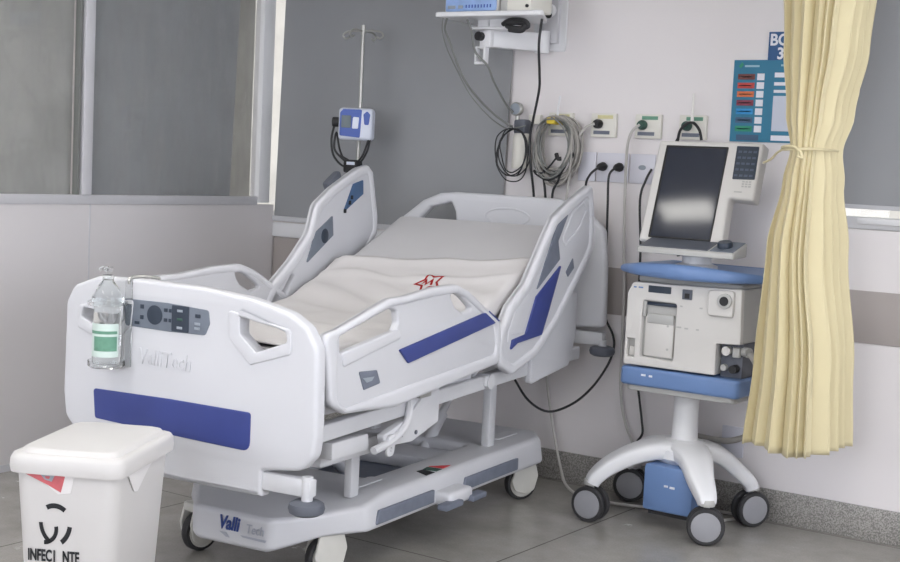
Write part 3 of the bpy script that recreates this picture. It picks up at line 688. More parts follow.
# stencilled mark: broken arcs and a hook
def arc2(cx, cz, r, a0, a1, w, n=10):
    o = [(cx + (r + w / 2) * math.cos(a0 + (a1 - a0) * k / n), cz + (r + w / 2) * math.sin(a0 + (a1 - a0) * k / n)) for k in range(n + 1)]
    i = [(cx + (r - w / 2) * math.cos(a0 + (a1 - a0) * k / n), cz + (r - w / 2) * math.sin(a0 + (a1 - a0) * k / n)) for k in range(n + 1)]
    return o + i[::-1]
bm = BM(); D = math.radians
mz = .415; mx = -.03
panel(arc2(mx - .002, mz + .002, .050, D(50), D(120), .014), on_front, .0012, .0002, bm=bm)
obj('stencil_mark', bm, M_ink, bn); bm = BM()
panel(arc2(mx + .025, mz + .005, .071, D(182), D(232), .012), on_front, .0012, .0002, bm=bm)
obj('stencil_mark', bm, M_ink, bn); bm = BM()
panel(arc2(mx - .025, mz + .005, .071, D(308), D(352), .014), on_front, .0012, .0002, bm=bm)
obj('stencil_mark', bm, M_ink, bn); bm = BM()
panel(arc2(mx - .036, mz - .015, .039, D(270), D(372), .012), on_front, .0012, .0002, bm=bm)
obj('stencil_mark', bm, M_ink, bn)
sl = math.atan2(.035, .538)
for word, x in (('INFEC1', -.118), ('NTE', -.008)):
    text('lettering', word, .046, M_ink, bn, M3((x, on_front(0, .315, 0)[1] - .0008, .308), (1, 0, 0), (0, -sl, 1)), .0005, bold=.0014, sx=.62)

# ------------------------------------------------------------------ IV stand with pump
px, py = .755, -.25
iv = thing('iv_stand', 'thin steel drip stand with hooks, standing behind the bed', 'drip stand', (px, py, 0))
obj('pole', cyl(BM(), (0, 0, .07), (0, 0, 2.09), .0095), M_steel, iv)
obj('pole', cyl(BM(), (0, 0, .07), (0, 0, 1.2), .014), M_steel, iv)
bm = BM()
for k in range(4):
    a = PI / 4 + k * PI / 2 + .4; d = Vector((math.cos(a), math.sin(a), 0)); e = Vector((-d.y, d.x, 0))
    dd = Vector((math.cos(k * PI / 2 + .1), math.sin(k * PI / 2 + .1), 0))
    tube(bm, [(0, 0, 2.075), dd * .05 + Vector((0, 0, 2.078)), dd * .098 + Vector((0, 0, 2.072)), dd * .116 + Vector((0, 0, 2.055)), dd * .098 + Vector((0, 0, 2.040)), dd * .08 + Vector((0, 0, 2.048))], .005, n=6)
cyl(bm, (0, 0, 2.06), (0, 0, 2.105), .012)
obj('hook_head', bm, M_steel, iv)
for k in range(5):
    a = k * 2 * PI / 5 + .3; d = Vector((math.cos(a), math.sin(a), 0)) * .19
    lg = obj('leg', tube(BM(), [(0, 0, .09), d * .5 + Vector((0, 0, .075)), d + Vector((0, 0, .062))], .011), M_steel, iv)
    obj('castor', lathe(BM(), [(0, -.012), (.022, -.012), (.025, -.006), (.025, .006), (.022, .012), (0, .012)], (d.x, d.y, .026), (-d.y, d.x, 0)), M_black, lg)
pu = thing('infusion_pump', 'small white and blue infusion pump clamped on the drip stand', 'infusion pump', (px + .015, py - .035, 1.545), .42)
obj('pump_body', box(BM(), -.085, .085, -.05, .028, 0, .155, .018, 3), M_pumpw, pu)
fp = obj('front_panel', panel(fillet([(-.074, .02), (.028, .012), (.034, .148), (-.06, .148), (-.074, .13)], .008), Pxz(-.051), .004, .001), M_pumpblue, pu)
obj('display', panel(fillet(rect(-.066, -.018, .058, .118), .004), Pxz(-.0545), .004, .001), M_lcd, fp)
obj('key_block', panel(fillet([(-.012, .055), (.018, .055), (.022, .11), (-.008, .112)], .006), Pxz(-.0545), .004, .001), M_pumpw, fp)
obj('pump_door_mark', panel(fillet([(.048, .075), (.07, .075), (.076, .125), (.06, .142), (.042, .125)], .008), Pxz(-.051), .004, .001), M_pumpblue, pu)
obj('pump_knob', cyl(BM(), (-.085, -.015, .085), (-.118, -.015, .085), .024), M_black, pu)
obj('clamp', box(BM(), -.03, .03, .026, .05, .05, .11, .004), M_black, pu)
cb = obj('cable_loops', tube(BM(), [(px - .105, py - .06, 1.625), (px - .115, py - .07, 1.55), (px - .10, py - .07, 1.47), (px - .05, py - .06, 1.42), (px + .0, py - .055, 1.42), (px - .04, py - .065, 1.45), (px - .09, py - .075, 1.50), (px - .085, py - .07, 1.58), (px - .07, py - .06, 1.50), (px - .03, py - .06, 1.44), (px + .02, py - .055, 1.43), (px + .065, py - .05, 1.47), (px + .092, py - .04, 1.55), (px + .098, py - .03, 1.60), (px + .085, py - .035, 1.50), (px + .04, py - .05, 1.43), (px - .02, py - .06, 1.45), (px - .06, py - .065, 1.47)], .0055, n=6), M_cableblack)
tag(cb, 'black power lead looped below the infusion pump', 'cable')
bm = BM(); box(bm, px - .035, px + .05, py - .075, py - .02, 1.385, 1.45, .012); ad = obj('power_adapter', bm, M_black); tag(ad, 'small black power adapter hanging under the infusion pump', 'power adapter')
obj('adapter_label', box(BM(), px - .01, px + .04, py - .0765, py - .074, 1.425, 1.44), M_pumpw, ad)

# ------------------------------------------------------------------ ventilator on its trolley
VX, VY = 2.58, -.33
vt = thing('ventilator', 'grey hospital ventilator with tilted screen on a blue and white trolley', 'ventilator', (VX, VY, 0))
def vx(x): return x - VX
def vy(y): return y - VY
corners = [(2.315, -.56), (2.825, -.545), (2.845, -.14), (2.275, -.12)]
angs = [0.02, .45, .95, .3]
for (cx, cy), a in zip(corners, angs):
    lx, ly = vx(cx), vy(cy)
    # arching arm: broad where it leaves the hub, slim over its caster
    P = [Vector((.034, 0, .306)), Vector((.034 + (lx - .034) * .25, ly * .25, .316)), Vector((.034 + (lx - .034) * .52, ly * .52, .294)), Vector((lx * .78, ly * .78, .240)), Vector((lx * .95, ly * .95, .190)), Vector((lx * 1.0, ly * 1.0, .158))]
    S = smooth_path(P, 6); bm = BM(); rings = []; side = Vector((-ly, lx, 0)).normalized()
    for i, p in enumerate(S):
        t = (S[min(i + 1, len(S) - 1)] - S[max(i - 1, 0)]).normalized(); u = t.cross(side).normalized(); f = i / (len(S) - 1)
        hw = .100 * (1 - f) ** 1.3 + .034 * (1 - (1 - f) ** 1.3); hh = .042 * (1 - f) + .028 * f
        rings.append([bm.verts.new(p + side * (math.copysign(abs(math.cos(q)) ** .5, math.cos(q)) * hw) + u * (math.copysign(abs(math.sin(q)) ** .5, math.sin(q)) * hh)) for q in [2 * PI * k / 20 for k in range(20)]])
    for R, Q in zip(rings, rings[1:]):
        for k in range(20): bm.faces.new((R[k], R[(k + 1) % 20], Q[(k + 1) % 20], Q[k]))
    bm.faces.new(rings[0][::-1]); bm.faces.new(rings[-1])
    lg = obj('leg', bm, M_white2, vt)
    A = Matrix.Translation((lx, ly, 0)) @ Matrix.Rotation(a, 4, 'Z')
    r = .075
    # trail the wheels a little behind their stem
    bm = BM()
    for s in (-1, 1): lathe(bm, [(0, -.012), (.060, -.012), (.071, -.010), (r, -.004), (r, .006), (.070, .012), (0, .012)], (0, s * .024, r), (0, s, 0))
    bm.transform(A); c = obj('caster', bm, M_tyre, vt)
    for s in (-1, 1):
        bm = lathe(BM(), [(0, .0165), (.050, .0165), (.058, .0145), (.059, .011)], (0, s * .024, r), (0, s, 0)); bm.transform(A); obj('wheel_disc', bm, M_disc, c)
    bm = BM(); cyl(bm, (0, 0, .075), (0, 0, .165), .012); box(bm, -.02, .02, -.010, .010, .05, .10, .004); lathe(bm, [(0, .155), (.032, .155), (.034, .168), (.030, .18), (0, .18)]); bm.transform(A); obj('caster_stem', bm, M_vents, c)
bm = lathe(BM(), [(0, .26), (.10, .26), (.13, .29), (.125, .325), (.09, .350), (.062, .362), (0, .365)], (.034, 0, 0)); obj('hub', bm, M_white2, vt)
obj('column', lathe(BM(), [(0, .33), (.056, .33), (.054, .38), (.052, .45), (.052, .60), (0, .60)], (.034, 0, 0)), M_white2, vt)
# compressor box low between the legs
bm = BM(); box(bm, vx(2.52), vx(2.74), vy(-.50), vy(-.30), .078, .268, .012)
co = obj('compressor_box', bm, M_blue, vt)
bm = BM(); box(bm, vx(2.615), vx(2.632), vy(-.502), vy(-.499), .185, .193); box(bm, vx(2.64), vx(2.662), vy(-.502), vy(-.499), .182, .191); obj('compressor_print', bm, M_signwhite, co)
obj('compressor_foot', box(BM(), vx(2.54), vx(2.72), vy(-.48), vy(-.32), .060, .080, .003), M_tyre, vt)
# blue tray
tr = obj('tray', panel(fillet(rect(vx(2.388), vx(2.912), vy(-.515), vy(-.13)), .03), Pxy(.622), .076, .014), M_blue, vt)
bm = BM(); box(bm, vx(2.49), vx(2.51), vy(-.517), vy(-.514), .628, .636); box(bm, vx(2.525), vx(2.54), vy(-.517), vy(-.514), .627, .635); obj('tray_print', bm, M_signwhite, tr)
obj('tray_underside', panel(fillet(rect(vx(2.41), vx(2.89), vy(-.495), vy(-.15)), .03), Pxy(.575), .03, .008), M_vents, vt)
# breathing unit
bo = [(2.400, .668), (2.805, .668), (2.803, .795), (2.905, .80), (2.897, 1.017), (2.425, 1.008, .02), (2.402, .96, .02)]
body = [(vx(p[0]),) + tuple(p[1:]) for p in bo]
rec = fillet([(vx(x), z) for x, z in [(2.470, .705), (2.622, .700), (2.625, .935), (2.473, .938)]], .012)
slot = fillet([(vx(x), z) for x, z in [(2.412, .70), (2.446, .70), (2.446, .775), (2.412, .775)]], .004)
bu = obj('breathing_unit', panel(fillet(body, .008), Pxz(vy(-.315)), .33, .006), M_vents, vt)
fp = obj('front_panel', panel(fillet(body, .008), Pxz(vy(-.492)), .03, .005, [rec, slot]), M_ventw, vt)
vial = obj('collector_cup', box(BM(), vx(2.482), vx(2.612), vy(-.492), vy(-.47), .708, .875, .008), M_ventw, vt)
obj('cup_cap', box(BM(), vx(2.49), vx(2.61), vy(-.496), vy(-.475), .845, .885, .005), M_vents, vial)
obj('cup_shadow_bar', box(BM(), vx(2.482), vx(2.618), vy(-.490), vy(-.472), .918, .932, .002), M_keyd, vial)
obj('cup_latch', box(BM(), vx(2.474), vx(2.486), vy(-.502), vy(-.48), .87, .935, .003), M_vents, vial)
for x, z in ((2.585, .84), (2.588, .745)): obj('cup_screw', cyl(BM(), (vx(x), vy(-.490), z), (vx(x), vy(-.494), z), .005, n=10), M_vents, vial)
obj('slot_tab', box(BM(), vx(2.416), vx(2.442), vy(-.49), vy(-.478), .704, .74, .003), M_ventw, vt)
obj('small_display', panel(fillet(rect(vx(2.497), vx(2.597), .972, 1.0), .003), Pxz(vy(-.5085)), .004, .001), M_keyd, vt)
cn = obj('connector_socket', panel(fillet(rect(vx(2.648), vx(2.69), .957, .997), .003), Pxz(vy(-.509)), .006, .001), M_greyd, vt)
obj('socket_core', box(BM(), vx(2.66), vx(2.68), vy(-.514), vy(-.511), .962, .982), M_black, cn)
pb = obj('port_block', panel(fillet([(vx(2.765), .905), (vx(2.872), .905), (vx(2.872), 1.010), (vx(2.765), 1.006)], .014), Pxz(vy(-.515)), .02, .006), M_ventw, vt)
bm = lathe(BM(), [(0, .0), (.030, .0), (.030, .012), (.022, .014), (0, .014)], (vx(2.838), vy(-.524), .968), (0, -1, 0)); obj('port_collar', bm, M_vents, pb)
obj('port_opening', lathe(BM(), [(0, .0), (.019, .0), (.017, .006), (0, .005)], (vx(2.838), vy(-.537), .968), (0, -1, 0)), M_black, pb)
for x, z, w in ((2.43, .985, .012), (2.452, .985, .02), (2.64, .925, .01), (2.725, .925, .012), (2.63, .84, .02), (2.665, .838, .015), (2.715, .838, .012)):
    obj('panel_print', box(BM(), vx(x), vx(x + w), vy(-.5085), vy(-.5068), z, z + .006), M_blue if z > .98 else M_vents, fp, smooth=0)
# exhalation fitting in the lower right notch
bm = BM(); box(bm, vx(2.808), vx(2.90), vy(-.46), vy(-.20), .66, .80, .004); obj('exhalation_bay', bm, M_greyd, vt)
obj('valve', cyl(BM(), (vx(2.838), vy(-.46), .768), (vx(2.838), vy(-.488), .768), .018), M_ventw, vt); obj('valve', cyl(BM(), (vx(2.828), vy(-.46), .70), (vx(2.828), vy(-.48), .70), .013), M_vents, vt)
obj('hose_port', cyl(BM(), (vx(2.875), vy(-.46), .70), (vx(2.875), vy(-.50), .70), .016), M_black, vt); obj('port_cover', box(BM(), vx(2.862), vx(2.892), vy(-.478), vy(-.458), .745, .785, .003), M_vents, vt)
obj('hose_port', cyl(BM(), (vx(2.88), vy(-.44), .77), (vx(2.925), vy(-.46), .768), .02), M_vents, vt)
# curved blue top plate and its grey underside
def vp(pts): return [(vx(p[0]), vy(p[1])) + tuple(p[2:]) for p in pts]
top = fillet(vp([(2.325, -.44, .03), (2.44, -.55, .15), (2.66, -.605, .3), (2.86, -.565, .15), (2.965, -.45, .03), (2.92, -.14, .05), (2.39, -.14, .05)]), .03)
bm = panel(top, Pxy(1.056), .052, .022, seg=4)
for v in bm.verts:
    q = min(1, ((v.co.x - vx(2.65)) / .32) ** 2); v.co.z = 1.056 + (v.co.z - 1.056) * (1.2 - .60 * q) + .012 * (1 - q)
obj('top_plate', bm, M_blue, vt)
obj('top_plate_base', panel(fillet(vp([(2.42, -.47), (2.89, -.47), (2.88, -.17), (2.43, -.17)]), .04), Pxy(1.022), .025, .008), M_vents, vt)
obj('screen_mount', lathe(BM(), [(0, 1.07), (.085, 1.07), (.085, 1.092), (.06, 1.10), (.055, 1.16), (0, 1.16)], (vx(2.66), vy(-.42), 0)), M_white2, vt)
# tilted screen unit
GT = math.radians(18); gc = Vector((vx(2.595), vy(-.40), 1.381)); gu = Vector((0, math.sin(GT), math.cos(GT))); gn = Vector((0, -math.cos(GT), math.sin(GT)))
def G(u, v, w): return gc + Vector((1, 0, 0)) * u + gu * v + gn * w      # w grows towards the viewer
go = fillet([(-.180, -.215), (.185, -.212), (.178, -.013), (.283, -.020), (.281, .224), (-.175, .222)], .012)
gui = obj('screen_unit', panel(go, lambda u, v, w: G(u, v, w - .035), .07, .012), M_ventw, vt)
obj('screen_bezel', panel(fillet(rect(-.137, .137, -.198, .200), .004), lambda u, v, w: G(u, v, w + .0015), .006, .002), M_screen_edge, gui)
obj('screen_glass', panel(rect(-.126, .132, -.192, .190), lambda u, v, w: G(u, v, w + .004), .004, .0005), M_screen, gui)
kp = obj('key_panel', panel(fillet([(.178, .066), (.272, .068), (.266, .206), (.172, .206)], .004), lambda u, v, w: G(u, v, w + .001), .004, .001), M_keyd, gui)
bm = BM()
for r_ in range(5):
    for c_ in range(4): panel(rect(.183 + c_ * .021, .183 + c_ * .021 + .015, .078 + r_ * .025, .078 + r_ * .025 + .009), lambda u, v, w: G(u, v, w + .003), .002, .0004, bm=bm)
obj('key_row', bm, mat('key_slate', (74, 86, 104), .4), kp)
bm = BM()
for r_ in range(3):
    for c_ in range(3): panel(rect(.222 + c_ * .014, .222 + c_ * .014 + .010, .035 + r_ * .010, .035 + r_ * .010 + .006), lambda u, v, w: G(u, v, w + .0005), .002, .0004, bm=bm)
panel(rect(.195, .228, .012, .017), lambda u, v, w: G(u, v, w + .0005), .002, .0004, bm=bm)
obj('panel_print', bm, M_vents, gui)
lx0, lx1, ly0, ly1 = gc.x - .128, gc.x + .285, vy(-.575), vy(-.44)
lxm = (lx0 + lx1) / 2; prof = [(ly0, 1.134), (ly1, 1.140), (ly1, 1.196), (ly0, 1.158)]
ld = obj('key_ledge', panel(fillet(prof, .006), lambda u, v, w: (lxm + w, u, v), lx1 - lx0, .006), M_vents, vt)
def slab(x0, x1): return panel([(ly0 + .010, 1.1595), (ly1 - .004, 1.1935), (ly1 - .004, 1.1975), (ly0 + .010, 1.1635)], lambda u, v, w: ((x0 + x1) / 2 + w, u, v), x1 - x0, .001)
obj('ledge_strip', slab(lx0 + .006, lx0 + .30), M_greyd, ld)
obj('ledge_strip', slab(lx0 + .31, lx1 - .006), M_key, ld)
bm = lathe(BM(), [(0, 0), (.030, 0), (.030, .016), (.026, .022), (0, .022)], (gc.x + .222, vy(-.51), 1.178), (0, -.25, 1)); obj('dial_knob', bm, M_keyd, ld)
vent_hose = obj('breathing_hose', tube(BM(), [(vx(2.925), vy(-.46), .768), (vx(2.955), vy(-.45), .72), (vx(2.95), vy(-.38), .62), (vx(2.90), vy(-.16), .50), (vx(2.84), vy(-.10), .40), (vx(2.72), vy(-.09), .335), (vx(2.60), vy(-.09), .33), (vx(2.50), vy(-.10), .335), (vx(2.44), vy(-.11), .30)], .013, n=10), M_hosegrey, vt)

# ------------------------------------------------------------------ curtain
HEM, TOP = .44, 2.76
def lerp_tab(z, tab):
    for (z0, a), (z1, b) in zip(tab, tab[1:]):
        if z0 <= z <= z1:
            t = (z - z0) / (z1 - z0); t = t * t * (3 - 2 * t)
            return [p + (q - p) * t for p, q in zip(a, b)]
    return tab[-1][1] if z > tab[-1][0] else tab[0][1]
# plan of the gathered cloth at several heights: left front corner, right front corner, right back corner, pleat depth
tabC = [(.42, (2.973, -0.580, 3.263, -0.660, 3.310, -0.340, 0.040)), (.75, (2.998, -0.580, 3.255, -0.660, 3.300, -0.360, 0.036)), (1.2, (3.028, -0.600, 3.205, -0.660, 3.265, -0.400, 0.030)), (1.45, (3.073, -0.600, 3.202, -0.655, 3.240, -0.430, 0.022)),
        (1.565, (3.093, -0.600, 3.197, -0.640, 3.240, -0.460, 0.012)), (1.70, (3.063, -0.590, 3.220, -0.650, 3.255, -0.420, 0.024)), (1.95, (3.033, -0.580, 3.250, -0.660, 3.280, -0.380, 0.032)), (2.25, (3.013, -0.580, 3.267, -0.660, 3.290, -0.360, 0.036)), (2.8, (2.988, -0.580, 3.275, -0.660, 3.315, -0.300, 0.040))]
NZ, NS = 90, 220
bm = BM(); rows = []
for k in range(NZ + 1):
    z = HEM + (TOP - HEM) * k / NZ
    x0, y0, x1, y1, x2, y2, A = lerp_tab(z, tabC)
    row = []
    for i in range(NS + 1):
        s = i / NS
        if s < .70:
            f = s / .70; bx, by = x0 + (x1 - x0) * f, y0 + (y1 - y0) * f - .05 * math.sin(PI * f); nx, ny = .12, -.99
        else:
            f = (s - .70) / .30; bx, by = x1 + (x2 - x1) * f, y1 + (y2 - y1) * f; nx, ny = .98, .17
        ph = 2 * PI * (6.2 * s + 7.0 * max(0, s - .52)) + .4 * math.sin(s * 7) + .25 * math.sin(z * 2.1 + s * 6)
        amp = A * (.95 + .30 * math.sin(s * 17 + 1.0)) * min(1, (1 - abs(2 * s - 1)) * 8 + .5)
        w = math.sin(ph); d = amp * (w + .12 * math.sin(2 * ph + .6))
        tx = -ny; ty = nx
        slide = .35 * A * math.sin(2 * ph)
        row.append(bm.verts.new((bx + nx * d + tx * slide * .6, by + ny * d + ty * slide * .6, z + (.010 * math.sin(s * 9) if k == 0 else 0))))
    rows.append(row)
for a, b_ in zip(rows, rows[1:]):
    for i in range(NS): bm.faces.new((a[i], a[i + 1], b_[i + 1], b_[i]))
cu = obj('curtain', bm, M_curtain, smooth=80)
md = cu.modifiers.new('thickness', 'SOLIDIFY'); md.thickness = .003
tag(cu, 'cream fabric curtain gathered and tied at the waist beside the ventilator', 'curtain')
tie = BM(); zt = 1.568
tube(tie, [(3.085, -.655, zt - .005), (3.13, -.70, zt - .004), (3.17, -.695, zt - .002), (3.21, -.65, zt), (3.235, -.55, zt), (3.215, -.44, zt), (3.12, -.50, zt), (3.075, -.56, zt), (3.075, -.64, zt), (3.10, -.695, zt + .004), (3.14, -.715, zt + .006), (3.172, -.72, zt - .012), (3.182, -.725, zt - .035), (3.165, -.725, zt - .028)], .0055, n=8)
tube(tie, [(3.085, -.66, zt - .004), (3.05, -.63, zt - .018), (3.01, -.58, zt - .040), (2.96, -.53, zt - .055)], .0045, n=8)
tag(obj('curtain_tie', tie, M_curtain), 'twisted cream cord tied round the waist of the curtain', 'curtain tie')
trk = obj('curtain_track', box(BM(), 3.19, 3.215, -2.6, -.02, 2.768, 2.80), M_alu); tag(trk, 'aluminium ceiling track carrying the cream curtain', 'curtain track')

# ------------------------------------------------------------------ gas outlets, sockets and what hangs on them
def gas(x, mlabel, label, kind):
    t = thing('gas_outlet', label, 'gas outlet', (x, 0, 1.66), 0, 'gas outlets on the back wall')
    obj('wall_plate', box(BM(), -.064, .064, -.022, 0, -.055, .052, .004), M_gasplate, t)
    obj('gas_label', box(BM(), -.030, .048, -.0235, -.021, .028, .044), mlabel, t, smooth=0)
    obj('code_label', box(BM(), -.048, .034, -.0235, -.021, -.042, -.026), M_strip, t, smooth=0)
    if kind:
        obj('outlet_nut', lathe(BM(), [(0, 0), (.021, 0), (.021, .022), (.016, .034), (0, .034)], (-.022, -.022, .004), (0, -1, 0), 16), M_black if kind == 1 else M_greenb, t)
    return t
gas(1.757, M_yellow, 'gas outlet plate half hidden behind the bundle of grey hoses', 0)
gas(1.982, M_yellow, 'cream gas outlet with a pale yellow label and a black nut', 1)
gas(2.205, M_green, 'gas outlet with a green label and a green nut, above the socket plates', 2)
g3 = gas(2.42, M_green, 'gas outlet just above the ventilator screen, with a black forked hose', 2)
def plate(x0, x1, label, holes):
    t = thing('socket_plate', label, 'socket plate', ((x0 + x1) / 2, 0, 1.47), 0, 'socket plates on the back wall')
    w = (x1 - x0) / 2 - .002
    obj('cover', box(BM(), -w, w, -.010, 0, -.066, .066, .003), M_plate, t)
    for h_ in holes: obj('socket_face', panel([(h_ + .019 * math.cos(a * PI / 8), .006 + .011 * math.sin(a * PI / 8)) for a in range(16)], Pxz(-.0105), .003, .001), M_keyl, t)
plate(1.856, 1.950, 'narrow blank socket plate nearest the hanging hose bundle', ())
plate(1.952, 2.118, 'wide socket plate with two black plugs in it', (-.042, .042))
plate(2.120, 2.248, 'socket plate with a single socket, partly behind the ventilator screen', (.0,))
plate(2.640, 2.745, 'low white socket plate near the floor behind the ventilator', (.0,))
bpy.data.objects[[o.name for o in bpy.data.objects if o.name.startswith('socket_plate')][-1]].location.z = .315
def cable(name, pts, r, m, label, cat='cable', group=None, n=8):
    o = obj(name, tube(BM(), pts, r, n=n), m); return tag(o, label, cat, group)
def plug(x, label, pts):
    t = thing('mains_cable', label, 'power cable', (x, 0, 1.47))
    bm = lathe(BM(), [(0, .0), (.019, .0), (.021, .010), (.016, .030), (.008, .042), (0, .042)], (0, -.012, .004), (-.25, -.9, -.12), 14); obj('plug', bm, M_black, t)
    obj('cord', tube(BM(), [(p[0] - x, p[1], p[2] - 1.47) for p in pts], .0055), M_cableblack, t)
plug(1.993, 'black power cord from the plug nearer the bed, running down behind the headboard', [(1.985, -.05, 1.468), (1.955, -.075, 1.43), (1.935, -.07, 1.36), (1.93, -.05, 1.1), (1.92, -.045, .9), (1.91, -.045, .83)])
bu_ = W(.527, 1.0, .64)
plug(2.077, 'black power cord from the plug nearer the ventilator, looping down to the bed', [(2.07, -.05, 1.468), (2.05, -.068, 1.43), (2.048, -.06, 1.3), (2.04, -.035, 1.1), (2.035, -.03, .95), (2.05, -.03, .80), (2.10, -.04, .72), (2.125, -.07, .66), (2.112, -.10, .58), (2.075, -.165, .484), (2.011, -.22, .409), (1.925, -.28, .370), (1.848, -.33, .417), (1.811, -.40, .519), (1.80, -.46, .585)])
cable('power_lead', [(2.235, -.02, 1.47), (2.225, -.05, 1.42), (2.205, -.055, 1.33), (2.22, -.05, 1.1), (2.225, -.05, .8), (2.245, -.06, .55), (2.265, -.065, .45), (2.285, -.07, .36), (2.295, -.075, .30), (2.27, -.07, .26)], .0055, M_cableblack, 'black lead from the single socket running down behind the ventilator')
cable('gas_hose', [(1.955, -.055, 1.664), (1.915, -.075, 1.64), (1.885, -.075, 1.59), (1.862, -.07, 1.50), (1.845, -.065, 1.42), (1.83, -.06, 1.28), (1.80, -.05, .9), (1.775, -.045, .6), (1.775, -.05, .48), (1.80, -.055, .36), (1.84, -.065, .22), (1.90, -.10, .09), (1.98, -.18, .03), (2.09, -.25, .012), (2.22, -.27, .012), (2.40, -.22, .012), (2.50, -.10, .012), (2.70, -.05, .012), (2.78, -.09, .012), (2.74, -.20, .012)], .0065, M_hose, 'pale hose from the yellow outlet, dropping behind the bed and trailing across the floor', 'hose')
cable('gas_hose', [(2.182, -.055, 1.664), (2.155, -.075, 1.63), (2.135, -.07, 1.56), (2.13, -.06, 1.42), (2.135, -.055, 1.2), (2.15, -.05, .9), (2.155, -.05, .65), (2.165, -.05, .45), (2.20, -.06, .33), (2.25, -.075, .25)], .0065, M_hose, 'pale hose from the green outlet hanging straight down beside the ventilator', 'hose')
# forked black hose and its clear flow tube
t = thing('forked_hose', 'black forked hose with an upright clear tube on the outlet above the screen', 'hose', (2.435, -.055, 1.664))
obj('hose_fork', tube(BM(), [(-.055, -.02, -.06), (-.045, -.022, -.02), (-.02, -.018, .008), (0, -.010, .014), (.02, -.018, .008), (.045, -.022, -.02), (.055, -.02, -.06)], .0065), M_black, t)
obj('flow_tube', cyl(BM(), (.0, -.006, .01), (0, -.006, .14), .008, .004, n=12), mat('pale_tube', (232, 230, 226), .2), t)
cable('screen_hose', [(2.380, -.075, 1.605), (2.345, -.07, 1.5), (2.36, -.07, 1.3), (2.42, -.08, 1.1)], .008, M_black, 'black hose running from the forked hose down behind the screen', 'hose')
# hanging hose bundle on its yellow-tagged hook
def coil(cx, cz, rx, rz, turns, r, seed, y0, spread=.02, n=6):
    rnd = random.Random(seed); pts = []
    for k in range(turns * 14 + 1):
        a = k / 14 * 2 * PI + PI / 2; t_ = k // 14
        rnd2 = random.Random(seed * 100 + t_)
        ex, ez = 1 + rnd2.uniform(-.22, .05), 1 + rnd2.uniform(-.2, .05)
        top = rnd2.uniform(-.012, .012)
        x = cx + rx * ex * math.cos(a) + top + rnd.uniform(-.004, .004)
        z = cz + rz - rz * ez + rz * ez * math.sin(a) + rnd.uniform(-.004, .004)
        y = y0 - spread * (t_ / max(1, turns - 1)) - .012 * math.sin(a * 2 + t_)
        pts.append((x, y, z))
    return tube(BM(), pts, r, n=n, k=3)
t = thing('hose_bundle', 'bundle of looped grey hoses hanging on the back wall from a yellow tag', 'hose bundle', (0, 0, 0))
obj('hose_loops', coil(1.780, 1.540, .118, .152, 10, .006, 3, -.045, .05), M_hosegrey, t)
obj('hose_loops', coil(1.772, 1.545, .100, .135, 6, .004, 8, -.075, .04), M_cablegrey, t)
obj('yellow_tag', box(BM(), 1.742, 1.787, -.125, -.03, 1.655, 1.685, .006), M_yellowtag, t)
obj('hanger', tube(BM(), [(1.777, -.005, 1.66), (1.777, -.06, 1.665), (1.777, -.085, 1.70), (1.777, -.07, 1.785)], .005), M_white2, t)
obj('hose_end', tube(BM(), [(1.785, -.09, 1.52), (1.800, -.10, 1.50), (1.815, -.095, 1.50)], .010), M_black, t)
obj('hose_end', tube(BM(), [(1.855, -.09, 1.50), (1.870, -.095, 1.52), (1.855, -.095, 1.535)], .010), M_black, t)
obj('lead_loops', tube(BM(), [(1.790, -.10, 1.50), (1.755, -.10, 1.46), (1.715, -.10, 1.43), (1.675, -.10, 1.44), (1.695, -.10, 1.42), (1.755, -.10, 1.40), (1.815, -.10, 1.43), (1.855, -.10, 1.49)], .0045), M_cableblack, t)
cable('black_lead', [(1.730, -.09, 1.46), (1.720, -.085, 1.42), (1.730, -.08, 1.34), (1.735, -.06, 1.2), (1.745, -.05, .9)], .006, M_cableblack, 'thin black lead from the hose bundle straight down behind the headboard')
cable('black_lead', [(1.820, -.09, 1.47), (1.800, -.085, 1.40), (1.770, -.08, 1.34), (1.765, -.06, 1.2), (1.765, -.05, .9)], .006, M_cableblack, 'short slanting black lead dropping from the right of the hose bundle')
# suction regulator with its jar
t = thing('suction_regulator', 'suction regulator with a round gauge and white jar on the back wall', 'regulator', (1.568, 0, 0))
obj('wall_block', box(BM(), .02, .085, -.03, 0, 1.655, 1.70, .004), M_gasplate, t)
obj('regulator_body', box(BM(), -.028, .036, -.085, -.02, 1.605, 1.675, .012), M_greyd, t)
g_ = obj('gauge', lathe(BM(), [(0, 0), (.030, 0), (.032, .006), (.032, .026), (.028, .030), (0, .030)], (-.018, -.06, 1.722), (0, -1, 0), 24), M_steel, t)
obj('gauge_face', lathe(BM(), [(0, .0305), (.026, .0305), (.026, .032), (0, .032)], (-.018, -.06, 1.722), (0, -1, 0), 24), M_keyl, g_)
obj('gauge_neck', cyl(BM(), (-.015, -.07, 1.66), (-.015, -.07, 1.70), .010), M_steel, t)
obj('jar', lathe(BM(), [(0, 0), (.038, 0), (.042, .006), (.040, .15), (.034, .165), (0, .165)], (.004, -.055, 1.445), (0, 0, 1), 24), M_gasplate, t)
cl = obj('cable_coil', coil(1.570, 1.510, .088, .118, 5, .0032, 21, -.105, .03), M_cableblack); tag(cl, 'thin black cable coiled over the suction regulator jar', 'cable')

